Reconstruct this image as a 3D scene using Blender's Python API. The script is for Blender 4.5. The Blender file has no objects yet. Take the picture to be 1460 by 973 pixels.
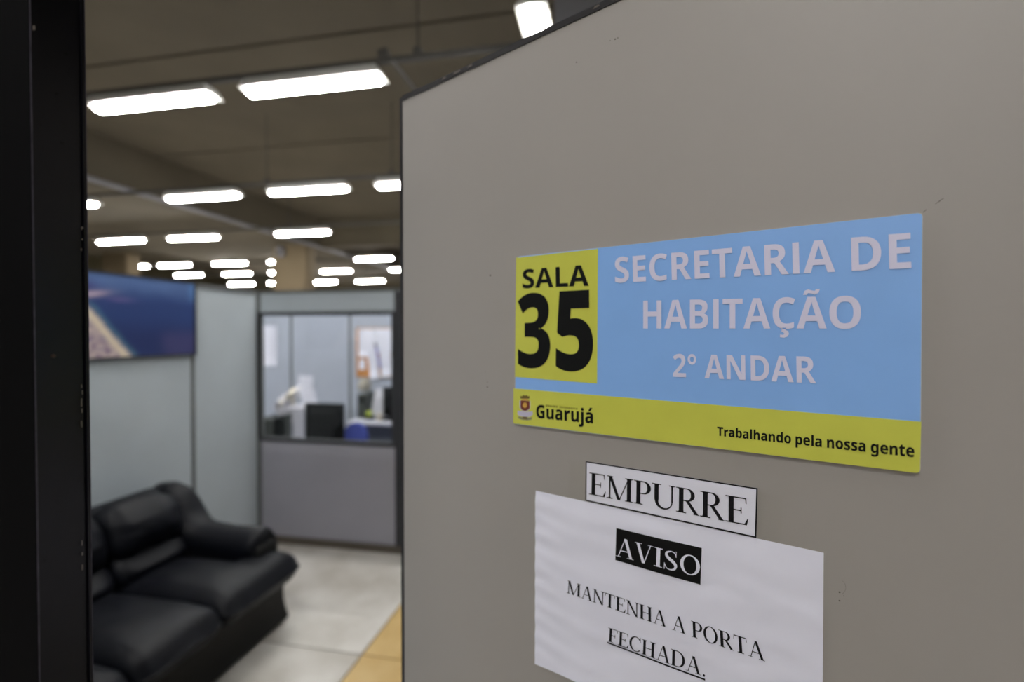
import bpy, bmesh, math, random
from mathutils import Vector, Matrix, noise
random.seed(7)
C = bpy.context.scene.collection
S = bpy.context.scene

# ------------------------------------------------------------------ camera
CAM_H = 1.72
PITCH, YAW = math.radians(0.85), math.radians(11.2)
F_PX = 706.0
cam_d = bpy.data.cameras.new('camera')
cam_d.sensor_width = 36.0
cam_d.lens = F_PX / 1460.0 * 36.0
cam_d.clip_start = 0.01
cam_d.clip_end = 200
cam_d.dof.use_dof = True
cam_d.dof.focus_distance = 0.47
cam_d.dof.aperture_fstop = 2.5
cam = bpy.data.objects.new('camera', cam_d)
C.objects.link(cam)
cam.location = (0, 0, CAM_H)
cam.rotation_euler = (math.radians(90) - PITCH, 0, YAW)
S.camera = cam

# ------------------------------------------------------------------ world, light level, exposure
LAMP = 94.0          # brightness of the fluorescent diffusers
w = bpy.data.worlds.new('world'); S.world = w; w.use_nodes = True
bg = w.node_tree.nodes['Background']
bg.inputs[0].default_value = (0.80, 0.86, 1.0, 1); bg.inputs[1].default_value = 0.02
S.view_settings.view_transform = 'Standard'
S.view_settings.look = 'None'
S.view_settings.gamma = 1.0
S.view_settings.use_curve_mapping = False
S.view_settings.exposure = 0.0

# ------------------------------------------------------------------ measuring: a line of sight to a known plane
R3 = Matrix.Rotation(YAW, 3, 'Z') @ Matrix.Rotation(math.radians(90) - PITCH, 3, 'X')
EYE = Vector((0, 0, CAM_H))
def ray(px, py):
    return R3 @ Vector(((px - 730) / F_PX, -(py - 486.5) / F_PX, -1.0))
def at(px, py, axis, val):
    d = ray(px, py); return EYE + d * ((val - EYE[axis]) / d[axis])
def at_x(px, py, v): return at(px, py, 0, v)
def at_y(px, py, v): return at(px, py, 1, v)
def at_z(px, py, v): return at(px, py, 2, v)

# ------------------------------------------------------------------ materials
def lin(c):
    return tuple(((v / 255) / 12.92 if v / 255 <= 0.04045 else ((v / 255 + 0.055) / 1.055) ** 2.4) for v in c)
def mat(name, rgb, rough=0.6, metal=0.0, var=0.06, scale=6.0, bump=0.0, bscale=60.0, spec=0.5, rgb2=None, coat=0.0):
    m = bpy.data.materials.new(name); m.use_nodes = True
    nt = m.node_tree; b = nt.nodes['Principled BSDF']
    c = lin(rgb)
    tc = nt.nodes.new('ShaderNodeTexCoord'); nz = nt.nodes.new('ShaderNodeTexNoise')
    nz.inputs['Scale'].default_value = scale; nz.inputs['Detail'].default_value = 6
    nt.links.new(tc.outputs['Object'], nz.inputs['Vector'])
    rp = nt.nodes.new('ShaderNodeValToRGB')
    c2 = lin(rgb2) if rgb2 else tuple(min(1, v * (1 + var)) for v in c)
    c1 = c if rgb2 else tuple(v * (1 - var) for v in c)
    rp.color_ramp.elements[0].position = 0.35; rp.color_ramp.elements[1].position = 0.65
    rp.color_ramp.elements[0].color = (*c1, 1); rp.color_ramp.elements[1].color = (*c2, 1)
    nt.links.new(nz.outputs['Fac'], rp.inputs['Fac']); nt.links.new(rp.outputs['Color'], b.inputs['Base Color'])
    b.inputs['Roughness'].default_value = rough; b.inputs['Metallic'].default_value = metal
    b.inputs['Specular IOR Level'].default_value = spec
    b.inputs['Coat Weight'].default_value = coat
    if bump:
        n2 = nt.nodes.new('ShaderNodeTexNoise'); n2.inputs['Scale'].default_value = bscale; n2.inputs['Detail'].default_value = 4
        nt.links.new(tc.outputs['Object'], n2.inputs['Vector'])
        bp = nt.nodes.new('ShaderNodeBump'); bp.inputs['Strength'].default_value = bump; bp.inputs['Distance'].default_value = 0.01
        nt.links.new(n2.outputs['Fac'], bp.inputs['Height']); nt.links.new(bp.outputs['Normal'], b.inputs['Normal'])
    return m
def mat_glass(name, tint=(0.96, 0.98, 0.97), gloss=0.06, fr=0.5):
    m = bpy.data.materials.new(name); m.use_nodes = True; nt = m.node_tree; nt.nodes.clear()
    o = nt.nodes.new('ShaderNodeOutputMaterial'); mx = nt.nodes.new('ShaderNodeMixShader')
    t = nt.nodes.new('ShaderNodeBsdfTransparent'); g = nt.nodes.new('ShaderNodeBsdfGlossy')
    t.inputs[0].default_value = (*tint, 1); g.inputs['Roughness'].default_value = 0.03
    lw = nt.nodes.new('ShaderNodeLayerWeight'); lw.inputs[0].default_value = 0.25
    mm = nt.nodes.new('ShaderNodeMath'); mm.operation = 'MULTIPLY_ADD'; mm.inputs[1].default_value = fr; mm.inputs[2].default_value = gloss
    nt.links.new(lw.outputs['Fresnel'], mm.inputs[0]); nt.links.new(mm.outputs[0], mx.inputs[0])
    nt.links.new(t.outputs[0], mx.inputs[1]); nt.links.new(g.outputs[0], mx.inputs[2]); nt.links.new(mx.outputs[0], o.inputs[0])
    return m
def mat_emit(name, rgb, k):
    m = bpy.data.materials.new(name); m.use_nodes = True; b = m.node_tree.nodes['Principled BSDF']
    b.inputs['Base Color'].default_value = (0.8, 0.8, 0.8, 1)
    b.inputs['Emission Color'].default_value = (*rgb, 1); b.inputs['Emission Strength'].default_value = k
    return m
def mat_vcol(name, rough=0.4):
    m = bpy.data.materials.new(name); m.use_nodes = True; nt = m.node_tree; b = nt.nodes['Principled BSDF']
    a = nt.nodes.new('ShaderNodeVertexColor'); a.layer_name = 'print'
    nt.links.new(a.outputs['Color'], b.inputs['Base Color']); b.inputs['Roughness'].default_value = rough
    return m

M = dict(
    door=mat('door_laminate', (161, 156, 151), 0.5, var=0.02, scale=3, bump=0.012, bscale=90),
    wall=mat('partition_laminate', (188, 197, 203), 0.42, var=0.03, scale=2.5, bump=0.04, bscale=120),
    wall_low=mat('partition_laminate_mauve', (164, 163, 173), 0.5, var=0.03, scale=2.5),
    wall_office=mat('office_partition_laminate', (182, 188, 204), 0.5, var=0.03, scale=2.5),
    seam=mat('grey_joint_profile', (105, 108, 108), 0.45, var=0.05),
    steel=mat('dark_painted_steel', (52, 53, 57), 0.45, var=0.1),
    black=mat('black_painted_frame', (8, 7, 14), 0.35, var=0.2, scale=30, bump=0.02, bscale=60, spec=0.35),
    lip=mat('matt_black_frame_face', (8, 8, 10), 0.8, var=0.1, spec=0.1),
    arris=mat('painted_edge_highlight', (74, 70, 80), 0.5, 0.2, var=0.3, scale=80),  # mid grey that paints the highlight on the frame's edges
    blackedge=mat('black_edge_profile', (30, 28, 31), 0.4, var=0.3, scale=50),
    nick=mat('bare_metal_nick', (120, 112, 105), 0.4, 0.5),
    hole=mat('screw_hole', (6, 5, 6), 0.8),
    ceil=mat('ceiling_concrete', (118, 110, 94), 0.9, var=0.08, scale=0.8, bump=0.2, bscale=8),
    beam=mat('beam_concrete', (104, 96, 80), 0.9, var=0.08, scale=1.0),
    column=mat('column_paint', (140, 124, 98), 0.8, var=0.06, scale=1.5),
    palecol=mat('pale_column_paint', (165, 165, 172), 0.7, var=0.04),
    hall=mat('hall_wall_paint', (92, 85, 64), 0.9, var=0.06, scale=0.7),
    floor_tile=mat('grey_floor_tile', (182, 176, 166), 0.38, scale=2.2, rgb2=(216, 212, 206), bump=0.03),
    tile_yellow=mat('ochre_floor_tile', (196, 162, 100), 0.45, scale=5, rgb2=(208, 178, 120)),
    grout=mat('floor_grout', (84, 78, 72), 0.9),
    rail=mat('galvanised_channel', (84, 82, 78), 0.5, 0.3),
    housing=mat('white_luminaire_housing', (205, 205, 200), 0.4),
    diffuser=mat_emit('lit_opal_diffuser', (1.0, 0.985, 0.96), LAMP),
    leather=mat('black_leather', (8, 10, 18), 0.5, var=0.2, scale=14, bump=0.08, bscale=60, spec=0.22),
    leather_base=mat('black_leatherette_skirt', (11, 11, 11), 0.6, var=0.2, scale=10, bump=0.1, bscale=60, spec=0.3),
    paper=mat('white_paper', (238, 238, 253), 0.7, var=0.01, scale=8),
    cream=mat('cream_paper', (214, 205, 190), 0.8, var=0.05, scale=20),
    blue=mat('sign_blue_print', (140, 187, 250), 0.4, var=0.015, scale=20),
    yellow=mat('sign_yellow_print', (208, 210, 84), 0.4, var=0.03, scale=20),
    lilac=mat('sign_lilac_lettering', (224, 221, 246), 0.4, var=0.01),
    ink=mat('black_ink', (9, 10, 11), 0.6, var=0.05, spec=0.2),
    inkgrey=mat('printer_ink', (18, 17, 22), 0.7, var=0.1, spec=0.2),
    inkolive=mat('olive_ink', (140, 140, 44), 0.5, var=0.05),
    foam=mat('white_foam_board', (205, 200, 196), 0.6),
    red=mat('crest_red', (118, 52, 36), 0.5), gold=mat('crest_gold', (214, 168, 74), 0.5), olive=mat('crest_olive', (112, 96, 40), 0.5),
    pale=mat('crest_silver', (196, 192, 214), 0.5), greyc=mat('crest_grey', (138, 138, 112), 0.5),
    tape=mat_glass('clear_tape', (0.996, 0.996, 0.992), 0.002, 0.02),
    glass=mat_glass('window_glass', (0.95, 0.97, 0.97), 0.02),
    mark=mat('pencil_scuff', (80, 74, 68), 0.8),
    poster=mat_vcol('coast_photograph_print', 0.35),
    plastic=mat('black_plastic', (8, 8, 9), 0.6, var=0.1, spec=0.2),
    white_pl=mat('white_plastic', (214, 212, 222), 0.45, var=0.03),
    grey_pl=mat('dark_grey_plastic', (62, 66, 62), 0.55, var=0.1, scale=12),
    desk=mat('pale_desk_laminate', (188, 188, 198), 0.4),
    desk_dark=mat('slate_desk_panel', (78, 82, 92), 0.6),
    fabric=mat('blue_chair_fabric', (64, 76, 152), 0.85, var=0.1, scale=60),
    cork=mat('cork', (206, 142, 82), 0.85, var=0.12, scale=60),
    bag=mat('beige_paper_bag', (166, 160, 148), 0.8, var=0.1, scale=20),
    lime=mat('lime_plastic', (180, 196, 70), 0.5), purple=mat('violet_marker', (120, 112, 190), 0.5),
)

# ------------------------------------------------------------------ mesh helpers
ORG = {}
class MB:
    """collects shapes into one mesh, world coordinates"""
    def __init__(s): s.v = []; s.f = []; s.sm = []
    def add(s, vs, fs, smooth=False):
        o = len(s.v); s.v += [Vector(p) for p in vs]; s.f += [[i + o for i in f] for f in fs]; s.sm += [smooth] * len(fs); return s
    def box(s, x0, x1, y0, y1, z0, z1, bev=0.0, T=None):
        if bev:
            c = Vector(((x0 + x1) / 2, (y0 + y1) / 2, (z0 + z1) / 2))
            return s.rbox(c, (abs(x1 - x0) / 2, abs(y1 - y0) / 2, abs(z1 - z0) / 2), bev, 3, T=T)
        vs = [Vector((x, y, z)) for z in (z0, z1) for x, y in ((x0, y0), (x1, y0), (x1, y1), (x0, y1))]
        if T: vs = [T @ p for p in vs]
        return s.add(vs, [(0, 3, 2, 1), (4, 5, 6, 7), (0, 1, 5, 4), (1, 2, 6, 5), (2, 3, 7, 6), (3, 0, 4, 7)])
    def rbox(s, c, h, r, n=4, puff=None, T=None, smooth=True):
        """rounded box; puff(u) moves a point given its place u in [-1,1]^3"""
        c = Vector(c); bm = bmesh.new(); bmesh.ops.create_cube(bm, size=2)
        for k in range(3):
            ax = [e for e in bm.edges if abs((e.verts[0].co - e.verts[1].co)[k]) > 1e-6]
            bmesh.ops.subdivide_edges(bm, edges=ax, cuts=n, use_grid_fill=True)
        r = min(r, min(h) * 0.999)
        vs = []
        for v in bm.verts:
            u = v.co.copy(); q = Vector()
            # crowd the grid towards the rounded rim
            for k in range(3):
                a = abs(u[k]); sgn = 1 if u[k] >= 0 else -1
                if n >= 3:
                    m_ = 1 - 2.0 / (n + 1)
                    inner = (h[k] - r) / h[k]
                    a = (a / m_) * inner if a <= m_ + 1e-6 else inner + (a - m_) / (1 - m_) * (1 - inner)
                    if n == 3: a = min(a, 1.0)
                q[k] = sgn * a * h[k]
            if n < 3: q = Vector([u[k] * h[k] for k in range(3)])
            core = Vector([max(-(h[k] - r), min(h[k] - r, q[k])) for k in range(3)])
            d = q - core
            p = core + (d.normalized() * r if d.length > 1e-9 else d)
            if puff: p = p + Vector(puff(u))
            p = p + c
            vs.append(T @ p if T else p)
        bm.verts.index_update()
        fs = [[v.index for v in f.verts] for f in bm.faces]; bm.free()
        return s.add(vs, fs, smooth)
    def cyl(s, a, b, r, seg=16, r2=None, cap=True):
        a, b = Vector(a), Vector(b); ax = (b - a).normalized(); r2 = r if r2 is None else r2
        u = ax.orthogonal().normalized(); v = ax.cross(u)
        vs = [a + (u * math.cos(t) + v * math.sin(t)) * r for t in [i * 2 * math.pi / seg for i in range(seg)]]
        vs += [b + (u * math.cos(t) + v * math.sin(t)) * r2 for t in [i * 2 * math.pi / seg for i in range(seg)]]
        s.add(vs, [(i, (i + 1) % seg, seg + (i + 1) % seg, seg + i) for i in range(seg)], True)
        if cap: s.add(vs, [list(range(seg))[::-1], list(range(seg, 2 * seg))])
        return s
    def prism(s, pts, off):
        """flat polygon pts thickened by the vector off"""
        n = len(pts); off = Vector(off); pts = [Vector(p) for p in pts]
        return s.add(pts + [p + off for p in pts], [list(range(n))[::-1], list(range(n, 2 * n))] + [(i, (i + 1) % n, n + (i + 1) % n, n + i) for i in range(n)])
    def build(s, name, m, parent=None, label=None, fix=True):
        me = bpy.data.meshes.new(name)
        if parent is None:
            xs = [p.x for p in s.v]; ys = [p.y for p in s.v]; zs = [p.z for p in s.v]
            org = Vector(((min(xs) + max(xs)) / 2, (min(ys) + max(ys)) / 2, min(zs)))
        else: org = ORG[parent.name]
        me.from_pydata([p - org for p in s.v], [], s.f); me.polygons.foreach_set('use_smooth', s.sm)
        if fix:
            bm = bmesh.new(); bm.from_mesh(me); bmesh.ops.recalc_face_normals(bm, faces=bm.faces); bm.to_mesh(me); bm.free()
        me.materials.append(m)
        o = bpy.data.objects.new(name, me); C.objects.link(o)
        if parent is None: o.location = org
        else: o.parent = parent
        ORG[o.name] = org
        if label: o['label'] = label
        return o
def tag(o, label, cat, group=None):
    o['label'] = label; o['category'] = cat
    if group: o['group'] = group
    return o
def struct(o): o['kind'] = 'structure'; return o
def thing(name, label, cat, loc, group=None):
    o = bpy.data.objects.new(name, None); C.objects.link(o); o.location = loc; o.empty_display_size = 0.1
    ORG[o.name] = Vector(loc); return tag(o, label, cat, group)
def box(*a, **k): return MB().box(*a, **k)
def copy_tree(o, parent=None):
    c = o.copy(); C.objects.link(c); ORG[c.name] = Vector(c.location)
    if parent: c.parent = parent
    for ch in list(o.children): copy_tree(ch, c)
    return c

# ================================================================== THE SETTING
HALL = (-21.0, 11.0, -7.0, 24.0)
Z_TOP = CAM_H + 3.2
# floor: slab with tiles laid where the photograph shows them
fl = struct(MB().box(HALL[0], HALL[1], HALL[2], HALL[3], -0.12, -0.006).build('floor', M['grout']))
def tile(x0, x1, y0, y1, m, j=0.004):
    key = (round(x1 - x0, 3), round(y1 - y0, 3), m.name)
    if key not in tile.cache:
        t = MB().box(-(x1 - x0) / 2 + j, (x1 - x0) / 2 - j, -(y1 - y0) / 2 + j, (y1 - y0) / 2 - j, -0.006, 0.0)
        me = bpy.data.meshes.new('floor_tile'); me.from_pydata(t.v, [], t.f); me.materials.append(m); tile.cache[key] = me
    o = bpy.data.objects.new('floor_tile', tile.cache[key]); C.objects.link(o); o.parent = fl
    o.location = Vector(((x0 + x1) / 2, (y0 + y1) / 2, 0)) - ORG[fl.name]
tile.cache = {}
ys = [-2.38 + 1.2 * k for k in range(8)]
for y0 in ys:
    for x0 in (-4.9, -3.7, -2.5):
        tile(x0, x0 + 1.2, y0, y0 + 1.2, M['floor_tile'])
    for k in (0, 1): tile(-1.3, -0.7, y0 + 0.6 * k, y0 + 0.6 * k + 0.6, M['tile_yellow'])
    for x0 in (-0.7, 0.5, 1.7): tile(x0, x0 + 1.2, y0, y0 + 1.2, M['floor_tile'])
far = MB().box(HALL[0], -4.9, HALL[2], HALL[3], -0.006, -0.001).box(2.9, HALL[1], HALL[2], HALL[3], -0.006, -0.001)
far.box(-4.9, 2.9, 7.22, HALL[3], -0.006, -0.001).box(-4.9, 2.9, HALL[2], -2.38, -0.006, -0.001).build('floor_surface', M['floor_tile'], fl)

# ceiling: long concrete slabs side by side with recessed joints
ce = struct(MB().box(HALL[0], HALL[1], HALL[2], HALL[3], Z_TOP + 0.05, Z_TOP + 0.2).build('ceiling', M['beam']))
yj = at_z(360, 65, Z_TOP).y
yj2 = at_z(470, 203, Z_TOP).y
step = yj2 - yj
k = -6
y0 = HALL[2]
edges = sorted([yj + step * q for q in range(-8, 12) if HALL[2] + 0.3 < yj + step * q < HALL[3] - 0.3])
edges = [HALL[2]] + edges + [HALL[3]]
for a, b in zip(edges, edges[1:]):
    MB().box(HALL[0], HALL[1], a + 0.025, b - 0.025, Z_TOP, Z_TOP + 0.06).build('ceiling_slab', M['ceil'], ce)
# a lowered bay on the left with its pale pipe along the edge, and cross beams
XB = at_z(250, 294, CAM_H + 2.4).x
struct(MB().box(XB - 5.2, XB, HALL[2], HALL[3], CAM_H + 2.4, Z_TOP).build('trim_1', M['ceil']))
tag(MB().cyl((XB + 0.05, -4, CAM_H + 2.42), (XB + 0.05, 23.9, CAM_H + 2.42), 0.04, 10).build('pipe', M['palecol']),
    'long pale grey pipe running along the lower edge of the dropped ceiling bay', 'pipe')
n = 2
for y0, d in ((12.6, 0.4), (21.4, 0.4)):
    struct(MB().box(XB, HALL[1], y0, y0 + d, CAM_H + 2.42, Z_TOP).build('trim_%d' % n, M['beam'])); n += 1
# outer walls of the hall
struct(MB().box(HALL[0], HALL[1], HALL[3], HALL[3] + 0.2, 0, Z_TOP).build('wall_far', M['hall']))
struct(MB().box(HALL[0] - 0.2, HALL[0], HALL[2], HALL[3], 0, Z_TOP).build('wall_outer_left', M['hall']))
struct(MB().box(HALL[1], HALL[1] + 0.2, HALL[2], HALL[3], 0, Z_TOP).build('wall_outer_right', M['hall']))
struct(MB().box(HALL[0], HALL[1], HALL[2] - 0.2, HALL[2], 0, Z_TOP).build('wall_near', M['hall']))

# concrete columns
def column(x0, x1, y0, y1, m, label, z1=Z_TOP):
    t = thing('column', label, 'column', ((x0 + x1) / 2, (y0 + y1) / 2, 0))
    MB().rbox(((x0 + x1) / 2, (y0 + y1) / 2, z1 / 2), ((x1 - x0) / 2, (y1 - y0) / 2, z1 / 2), 0.03, 4).build('shaft', m, t)
    MB().box(x0 - 0.02, x1 + 0.02, y0 - 0.02, y1 + 0.02, 0, 0.15).build('plinth', M['beam'], t)
    return t
YC = 12.1
xa, xb = at_y(389, 380, YC).x, at_y(436, 380, YC).x
column(xa, xb, YC, YC + 0.45, M['column'], 'tan concrete column rising behind the partition left of the window', z1=Z_TOP)
xb2 = at_y(180, 365, YC).x
column(xb2 - 0.9, xb2, YC, YC + 0.45, M['column'], 'tan concrete column rising behind the coastline picture', z1=CAM_H + 2.4)
p = at_y(790, 20, 4.7)
column(p.x, p.x + 0.6, 4.7, 5.3, M['palecol'], 'pale grey column showing above the top edge of the door')
# small loudspeaker on the column
sp = thing('loudspeaker', 'small grey loudspeaker fixed high on the tan column', 'speaker', at_y(400, 359, YC - 0.1))
q = at_y(400, 359, YC - 0.1)
MB().rbox(q, (0.09, 0.08, 0.13), 0.02, 3).build('cabinet', M['palecol'], sp)
MB().cyl(q + Vector((0, -0.085, -0.03)), q + Vector((0, -0.08, -0.03)), 0.06, 16).build('grille', M['rail'], sp)
MB().box(q.x - 0.02, q.x + 0.02, q.y + 0.07, YC, q.z - 0.02, q.z + 0.02).build('bracket', M['rail'], sp)

# ------------------------------------------------------------------ partitions
PT = CAM_H + 0.352           # top of the partitions
XL, YB = -2.852, 3.60        # left partition, back partition
wl = struct(MB().box(XL - 0.03, XL - 0.008, 0.32, YB, 0.02, PT - 0.02).build('wall_left', M['seam']))
seams = [0.36, 0.55, 1.75, 2.95, YB]
for a, b in zip(seams, seams[1:]):
    MB().box(XL - 0.008, XL, a + 0.018, b - 0.018, 0.08, PT - 0.03).build('wall_panel', M['wall'], wl)
    MB().box(XL - 0.008, XL + 0.002, b - 0.014, b + 0.014 if b < YB else b, 0.0, PT - 0.03).build('joint_profile', M['seam'], wl)
MB().box(XL - 0.045, XL + 0.006, 0.32, YB, PT - 0.035, PT).build('cap_rail', M['seam'], wl)
struct(MB().box(XL, XL + 0.008, 0.36, YB, 0.0, 0.07).build('baseboard_left', M['steel']))

XW0, XW1 = at_y(370, 540, YB).x, at_y(563, 540, YB).x
ZW0, ZW1 = at_y(465, 628, YB).z, at_y(465, 450, YB).z
wb = struct(MB().box(XL, XW1 + 0.03, YB + 0.008, YB + 0.03, 0.02, ZW0 - 0.02).build('wall_back', M['seam']))
MB().box(XL + 0.03, XW1, YB, YB + 0.008, 0.06, ZW0 - 0.03).build('wall_panel', M['wall_low'], wb)
MB().box(XL + 0.03, XW1, YB, YB + 0.03, ZW1 + 0.03, PT - 0.025).build('wall_panel', M['wall'], wb)
MB().box(XL - 0.05, 1.6, YB - 0.008, YB + 0.04, PT - 0.025, PT).build('cap_rail', M['seam'], wb)
MB().box(XL, XL + 0.03, YB - 0.006, YB + 0.036, 0, PT - 0.025).build('post', M['seam'], wb)
MB().box(XW1, XW1 + 0.06, YB - 0.006, YB + 0.036, 0, PT - 0.025).build('post', M['steel'], wb)
x = XW1 + 0.03
for k in range(3):
    MB().box(x + 0.012, x + 1.09, YB, YB + 0.03, 0.06, PT - 0.025).build('wall_panel', M['wall'], wb)
    MB().box(x + 1.09, x + 1.12, YB - 0.004, YB + 0.034, 0, PT - 0.025).build('post', M['seam'], wb)
    x += 1.11
struct(MB().box(XL + 0.01, 1.6, YB - 0.012, YB, 0.0, 0.06).build('baseboard_back', mat('brown_grey_baseboard', (92, 84, 74), 0.6)))
wi = struct(MB().box(XW0 - 0.004, XW1 + 0.004, YB - 0.012, YB + 0.04, ZW0 - 0.03, ZW0).build('window_1', M['steel']))
MB().box(XW0 - 0.004, XW1 + 0.004, YB - 0.01, YB + 0.04, ZW1, ZW1 + 0.03).build('head_rail', M['steel'], wi)
MB().box(XW0 - 0.022, XW0 + 0.012, YB - 0.01, YB + 0.04, ZW0, ZW1).build('frame_post', M['black'], wi)
MB().box(XW1 - 0.024, XW1 + 0.004, YB - 0.01, YB + 0.04, ZW0, ZW1).build('frame_post', M['steel'], wi)
MB().box(XW0 + 0.01, XW1 - 0.02, YB + 0.012, YB + 0.017, ZW0, ZW1).build('pane', M['glass'], wi)

# office behind the window: its far partition in panels
YF = 5.75
s1, s2 = at_y(415, 500, YF).x, at_y(499, 500, YF).x
pw = s2 - s1
wf = struct(MB().box(s1 - 2 * pw, s2 + 5 * pw, YF + 0.008, YF + 0.03, 0, PT).build('wall_office_back', M['seam']))
for k in range(-2, 6):
    MB().box(s1 + k * pw + 0.02, s1 + (k + 1) * pw - 0.02, YF, YF + 0.008, 0.05, PT - 0.03).build('wall_panel', M['wall_office'], wf)
wo = struct(MB().box(s1 - 2 * pw - 0.03, s1 - 2 * pw, YB, YF + 0.03, 0, PT).build('wall_office_left', M['wall_office']))

# entrance wall around the doorway (camera stands just outside it)
YD0, YD1 = 0.277, 0.312
XJ = -0.397
HT = 2.085
wfr = struct(MB().box(-5.0, XJ - 0.045, YD0 + 0.004, YD1 - 0.004, 0, PT).box(0.62, 3.0, YD0 + 0.004, YD1 - 0.004, 0, PT).build('wall_front', M['wall']))
d2 = thing('door_2', 'x', 'x', (XJ, YD0, 0)); del d2['label']; del d2['category']; d2['kind'] = 'structure'
MB().box(XJ - 0.07, XJ - 0.0006, YD0 - .0012, YD0 + 0.001, 0, HT).build('frame_face', M['lip'], d2)
MB().box(XJ - 0.0006, XJ + .0001, YD0 - .0006, YD0, 0, HT).box(XJ + .0012, XJ + 0.0018, YD1 - .0003, YD1 + .0002, 0, HT).build('edge_highlight', M['arris'], d2)  # thin grey strips: highlight lines painted along both jamb edges
jb = MB().box(XJ - 0.004, XJ, YD0, YD1, 0, HT).box(XJ - 0.046, XJ - 0.004, YD1 - 0.003, YD1, 0, HT)
jb.box(XJ - 0.046, XJ - 0.043, YD0, YD1, 0, HT).box(XJ, XJ + 0.0016, YD1 - 0.0022, YD1, 0, HT)
jb.build('jamb', M['black'], d2)
MB().box(0.575, 0.62, YD0, YD1, 0, HT).build('jamb', M['black'], d2)
hl = MB(); nk = MB()
for px, py, r in ((94, 77, .0011), (81, 134, .0011), (88, 204, .0012), (63, 800, .0009)):
    c = at_x(px, py, XJ); hl.cyl(c + Vector((-0.001, 0, 0)), c + Vector((0.0002, 0, 0)), r, 12)
hl.build('screw_hole', M['hole'], d2)
c = at_x(76, 508, XJ); MB().cyl(c, c + Vector((0.0006, 0, 0)), 0.0014, 12).cyl(c + Vector((0.0006, 0, 0)), c + Vector((0.0011, 0, 0)), 0.0008, 10).build('screw', mat('dull_copper_screw', (78, 60, 52), 0.5), d2)
rr = random.Random(3)
for py in [325, 340, 352, 545, 560, 575, 583, 600, 612, 772, 785, 810, 330, 565]:
    c = at_x(117.5 + rr.uniform(-1.5, 0.5), py + rr.uniform(-6, 6), XJ + 0.0017); h = rr.uniform(.0006, .002)
    nk.box(c.x - .0002, c.x + .0002, c.y - .0004, c.y + .0004, c.z - h, c.z + h)
c = at_y(49, 40, YD0); nk.box(c.x - .001, c.x + .001, YD0 - .0004, YD0, c.z - .0015, c.z + .0015)
nk.build('paint_chip', M['nick'], d2)

# ------------------------------------------------------------------ the open door
P0 = EYE + 0.603 * ray(764, 476)
dv = ray(-295, 476); dv.z = 0; dv.normalize(); dv = -dv                # along the door, from free edge to hinge
nv = Vector((dv.y, -dv.x, 0)); nv = nv if (EYE - P0).dot(nv) > 0 else -nv
E0 = None
def on_door(px, py):
    d = ray(px, py); return EYE + d * ((P0 - EYE).dot(nv) / d.dot(nv))
e_ = on_door(575.3, 476); E0 = Vector((e_.x, e_.y, 0))
def dl(p): return ((p - E0).dot(dv), p.z)
def DP(t, z, off=0.0): return E0 + dv * t + Vector((0, 0, z)) + nv * off
def dpx(px, py): return dl(on_door(px, py))
t1, z1 = dpx(579, 141); t2, z2 = dpx(889, -3)
sl = (z2 - z1) / (t2 - t1)
ztop = lambda t: z1 + sl * (t - t1)
DW, DT = 0.90, 0.035
door = thing('door_1', 'x', 'x', E0); del door['label']; del door['category']; door['kind'] = 'structure'
MB().prism([DP(0, 0.02), DP(DW, 0.02), DP(DW, ztop(DW)), DP(0, ztop(0))], -nv * DT).build('door_leaf', M['door'], door)
MB().prism([DP(-0.0065, 0.015), DP(0.0, 0.015), DP(0.0, ztop(0) + .005), DP(-0.0065, ztop(0) + .005)], -nv * (DT + .001)).build('edge_strip', M['blackedge'], door)
# worn dark capping along the top
cap = MB(); N = 60; ts = [DW * i / N for i in range(N + 1)]; pts = []
for i, t in enumerate(ts):
    pts.append((t, ztop(t) - 0.0012 + 0.0009 * noise.noise(Vector((t * 30, 0, 0))), ztop(t) + 0.0062 + 0.0012 * noise.noise(Vector((t * 22, 5, 0)))))
vs = []
for t, a, b in pts: vs += [DP(t, a, 0.0012), DP(t, b, 0.0012), DP(t, b, -DT - .001), DP(t, a, -DT - .001)]
fs = []
for i in range(N):
    for k in range(4): fs.append((4 * i + k, 4 * i + (k + 1) % 4, 4 * i + 4 + (k + 1) % 4, 4 * i + 4 + k))
fs += [(0, 1, 2, 3), (4 * N, 4 * N + 3, 4 * N + 2, 4 * N + 1)]
cap.add(vs, fs).build('top_capping', M['blackedge'], door)
chips = MB()
for px in (634, 650, 671, 655, 851):
    t, z = dpx(px, 100); t = (t); L = 0.003 + 0.002 * random.random()
    zz = ztop(t) + 0.003
    chips.prism([DP(t - L, zz - .0012, .0014), DP(t + L, zz - .0002, .0014), DP(t + L * .6, zz + .0016, .0014), DP(t - L * .5, zz + .0012, .0014)], nv * .0003)
chips.build('paint_chip', M['nick'], door)
mk = MB()
def dash(pxa, pya, pxb, pyb, wd):
    a, b = on_door(pxa, pya), on_door(pxb, pyb); s_ = (b - a).normalized().cross(nv) * wd
    mk.prism([a - s_ * .3 + nv * .0001, b - s_ + nv * .0001, b + s_ * .3 + nv * .0001, a + s_ + nv * .0001], nv * .00015)
dash(1333.5, 291, 1345.5, 283, .00028); dash(1316, 303, 1321, 299, .00028); dash(1338, 288, 1342, 285, .0004)
for px, py, r in ((1197, 845, .0007), (1197, 857, .0007), (699, 393, .0011), (695, 552, .0009), (695, 545, .0006), (877, 56, .0009), (881, 54, .0006), (822, 89, .0007), (870, 58, .0005), (692, 530, .0004), (1203, 850, .0003)):
    c = on_door(px, py); mk.cyl(c, c + nv * .0002, r, 8)
prev = None
for a in range(-50, 60, 14):
    px, py = 1190 + 16 * math.cos(math.radians(a)), 838 - 13 * math.sin(math.radians(a))
    if prev: dash(prev[0], prev[1], px, py, .00009)
    prev = (px, py)
mk.build('scuff_marks', M['mark'], door)
hg = MB()
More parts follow.
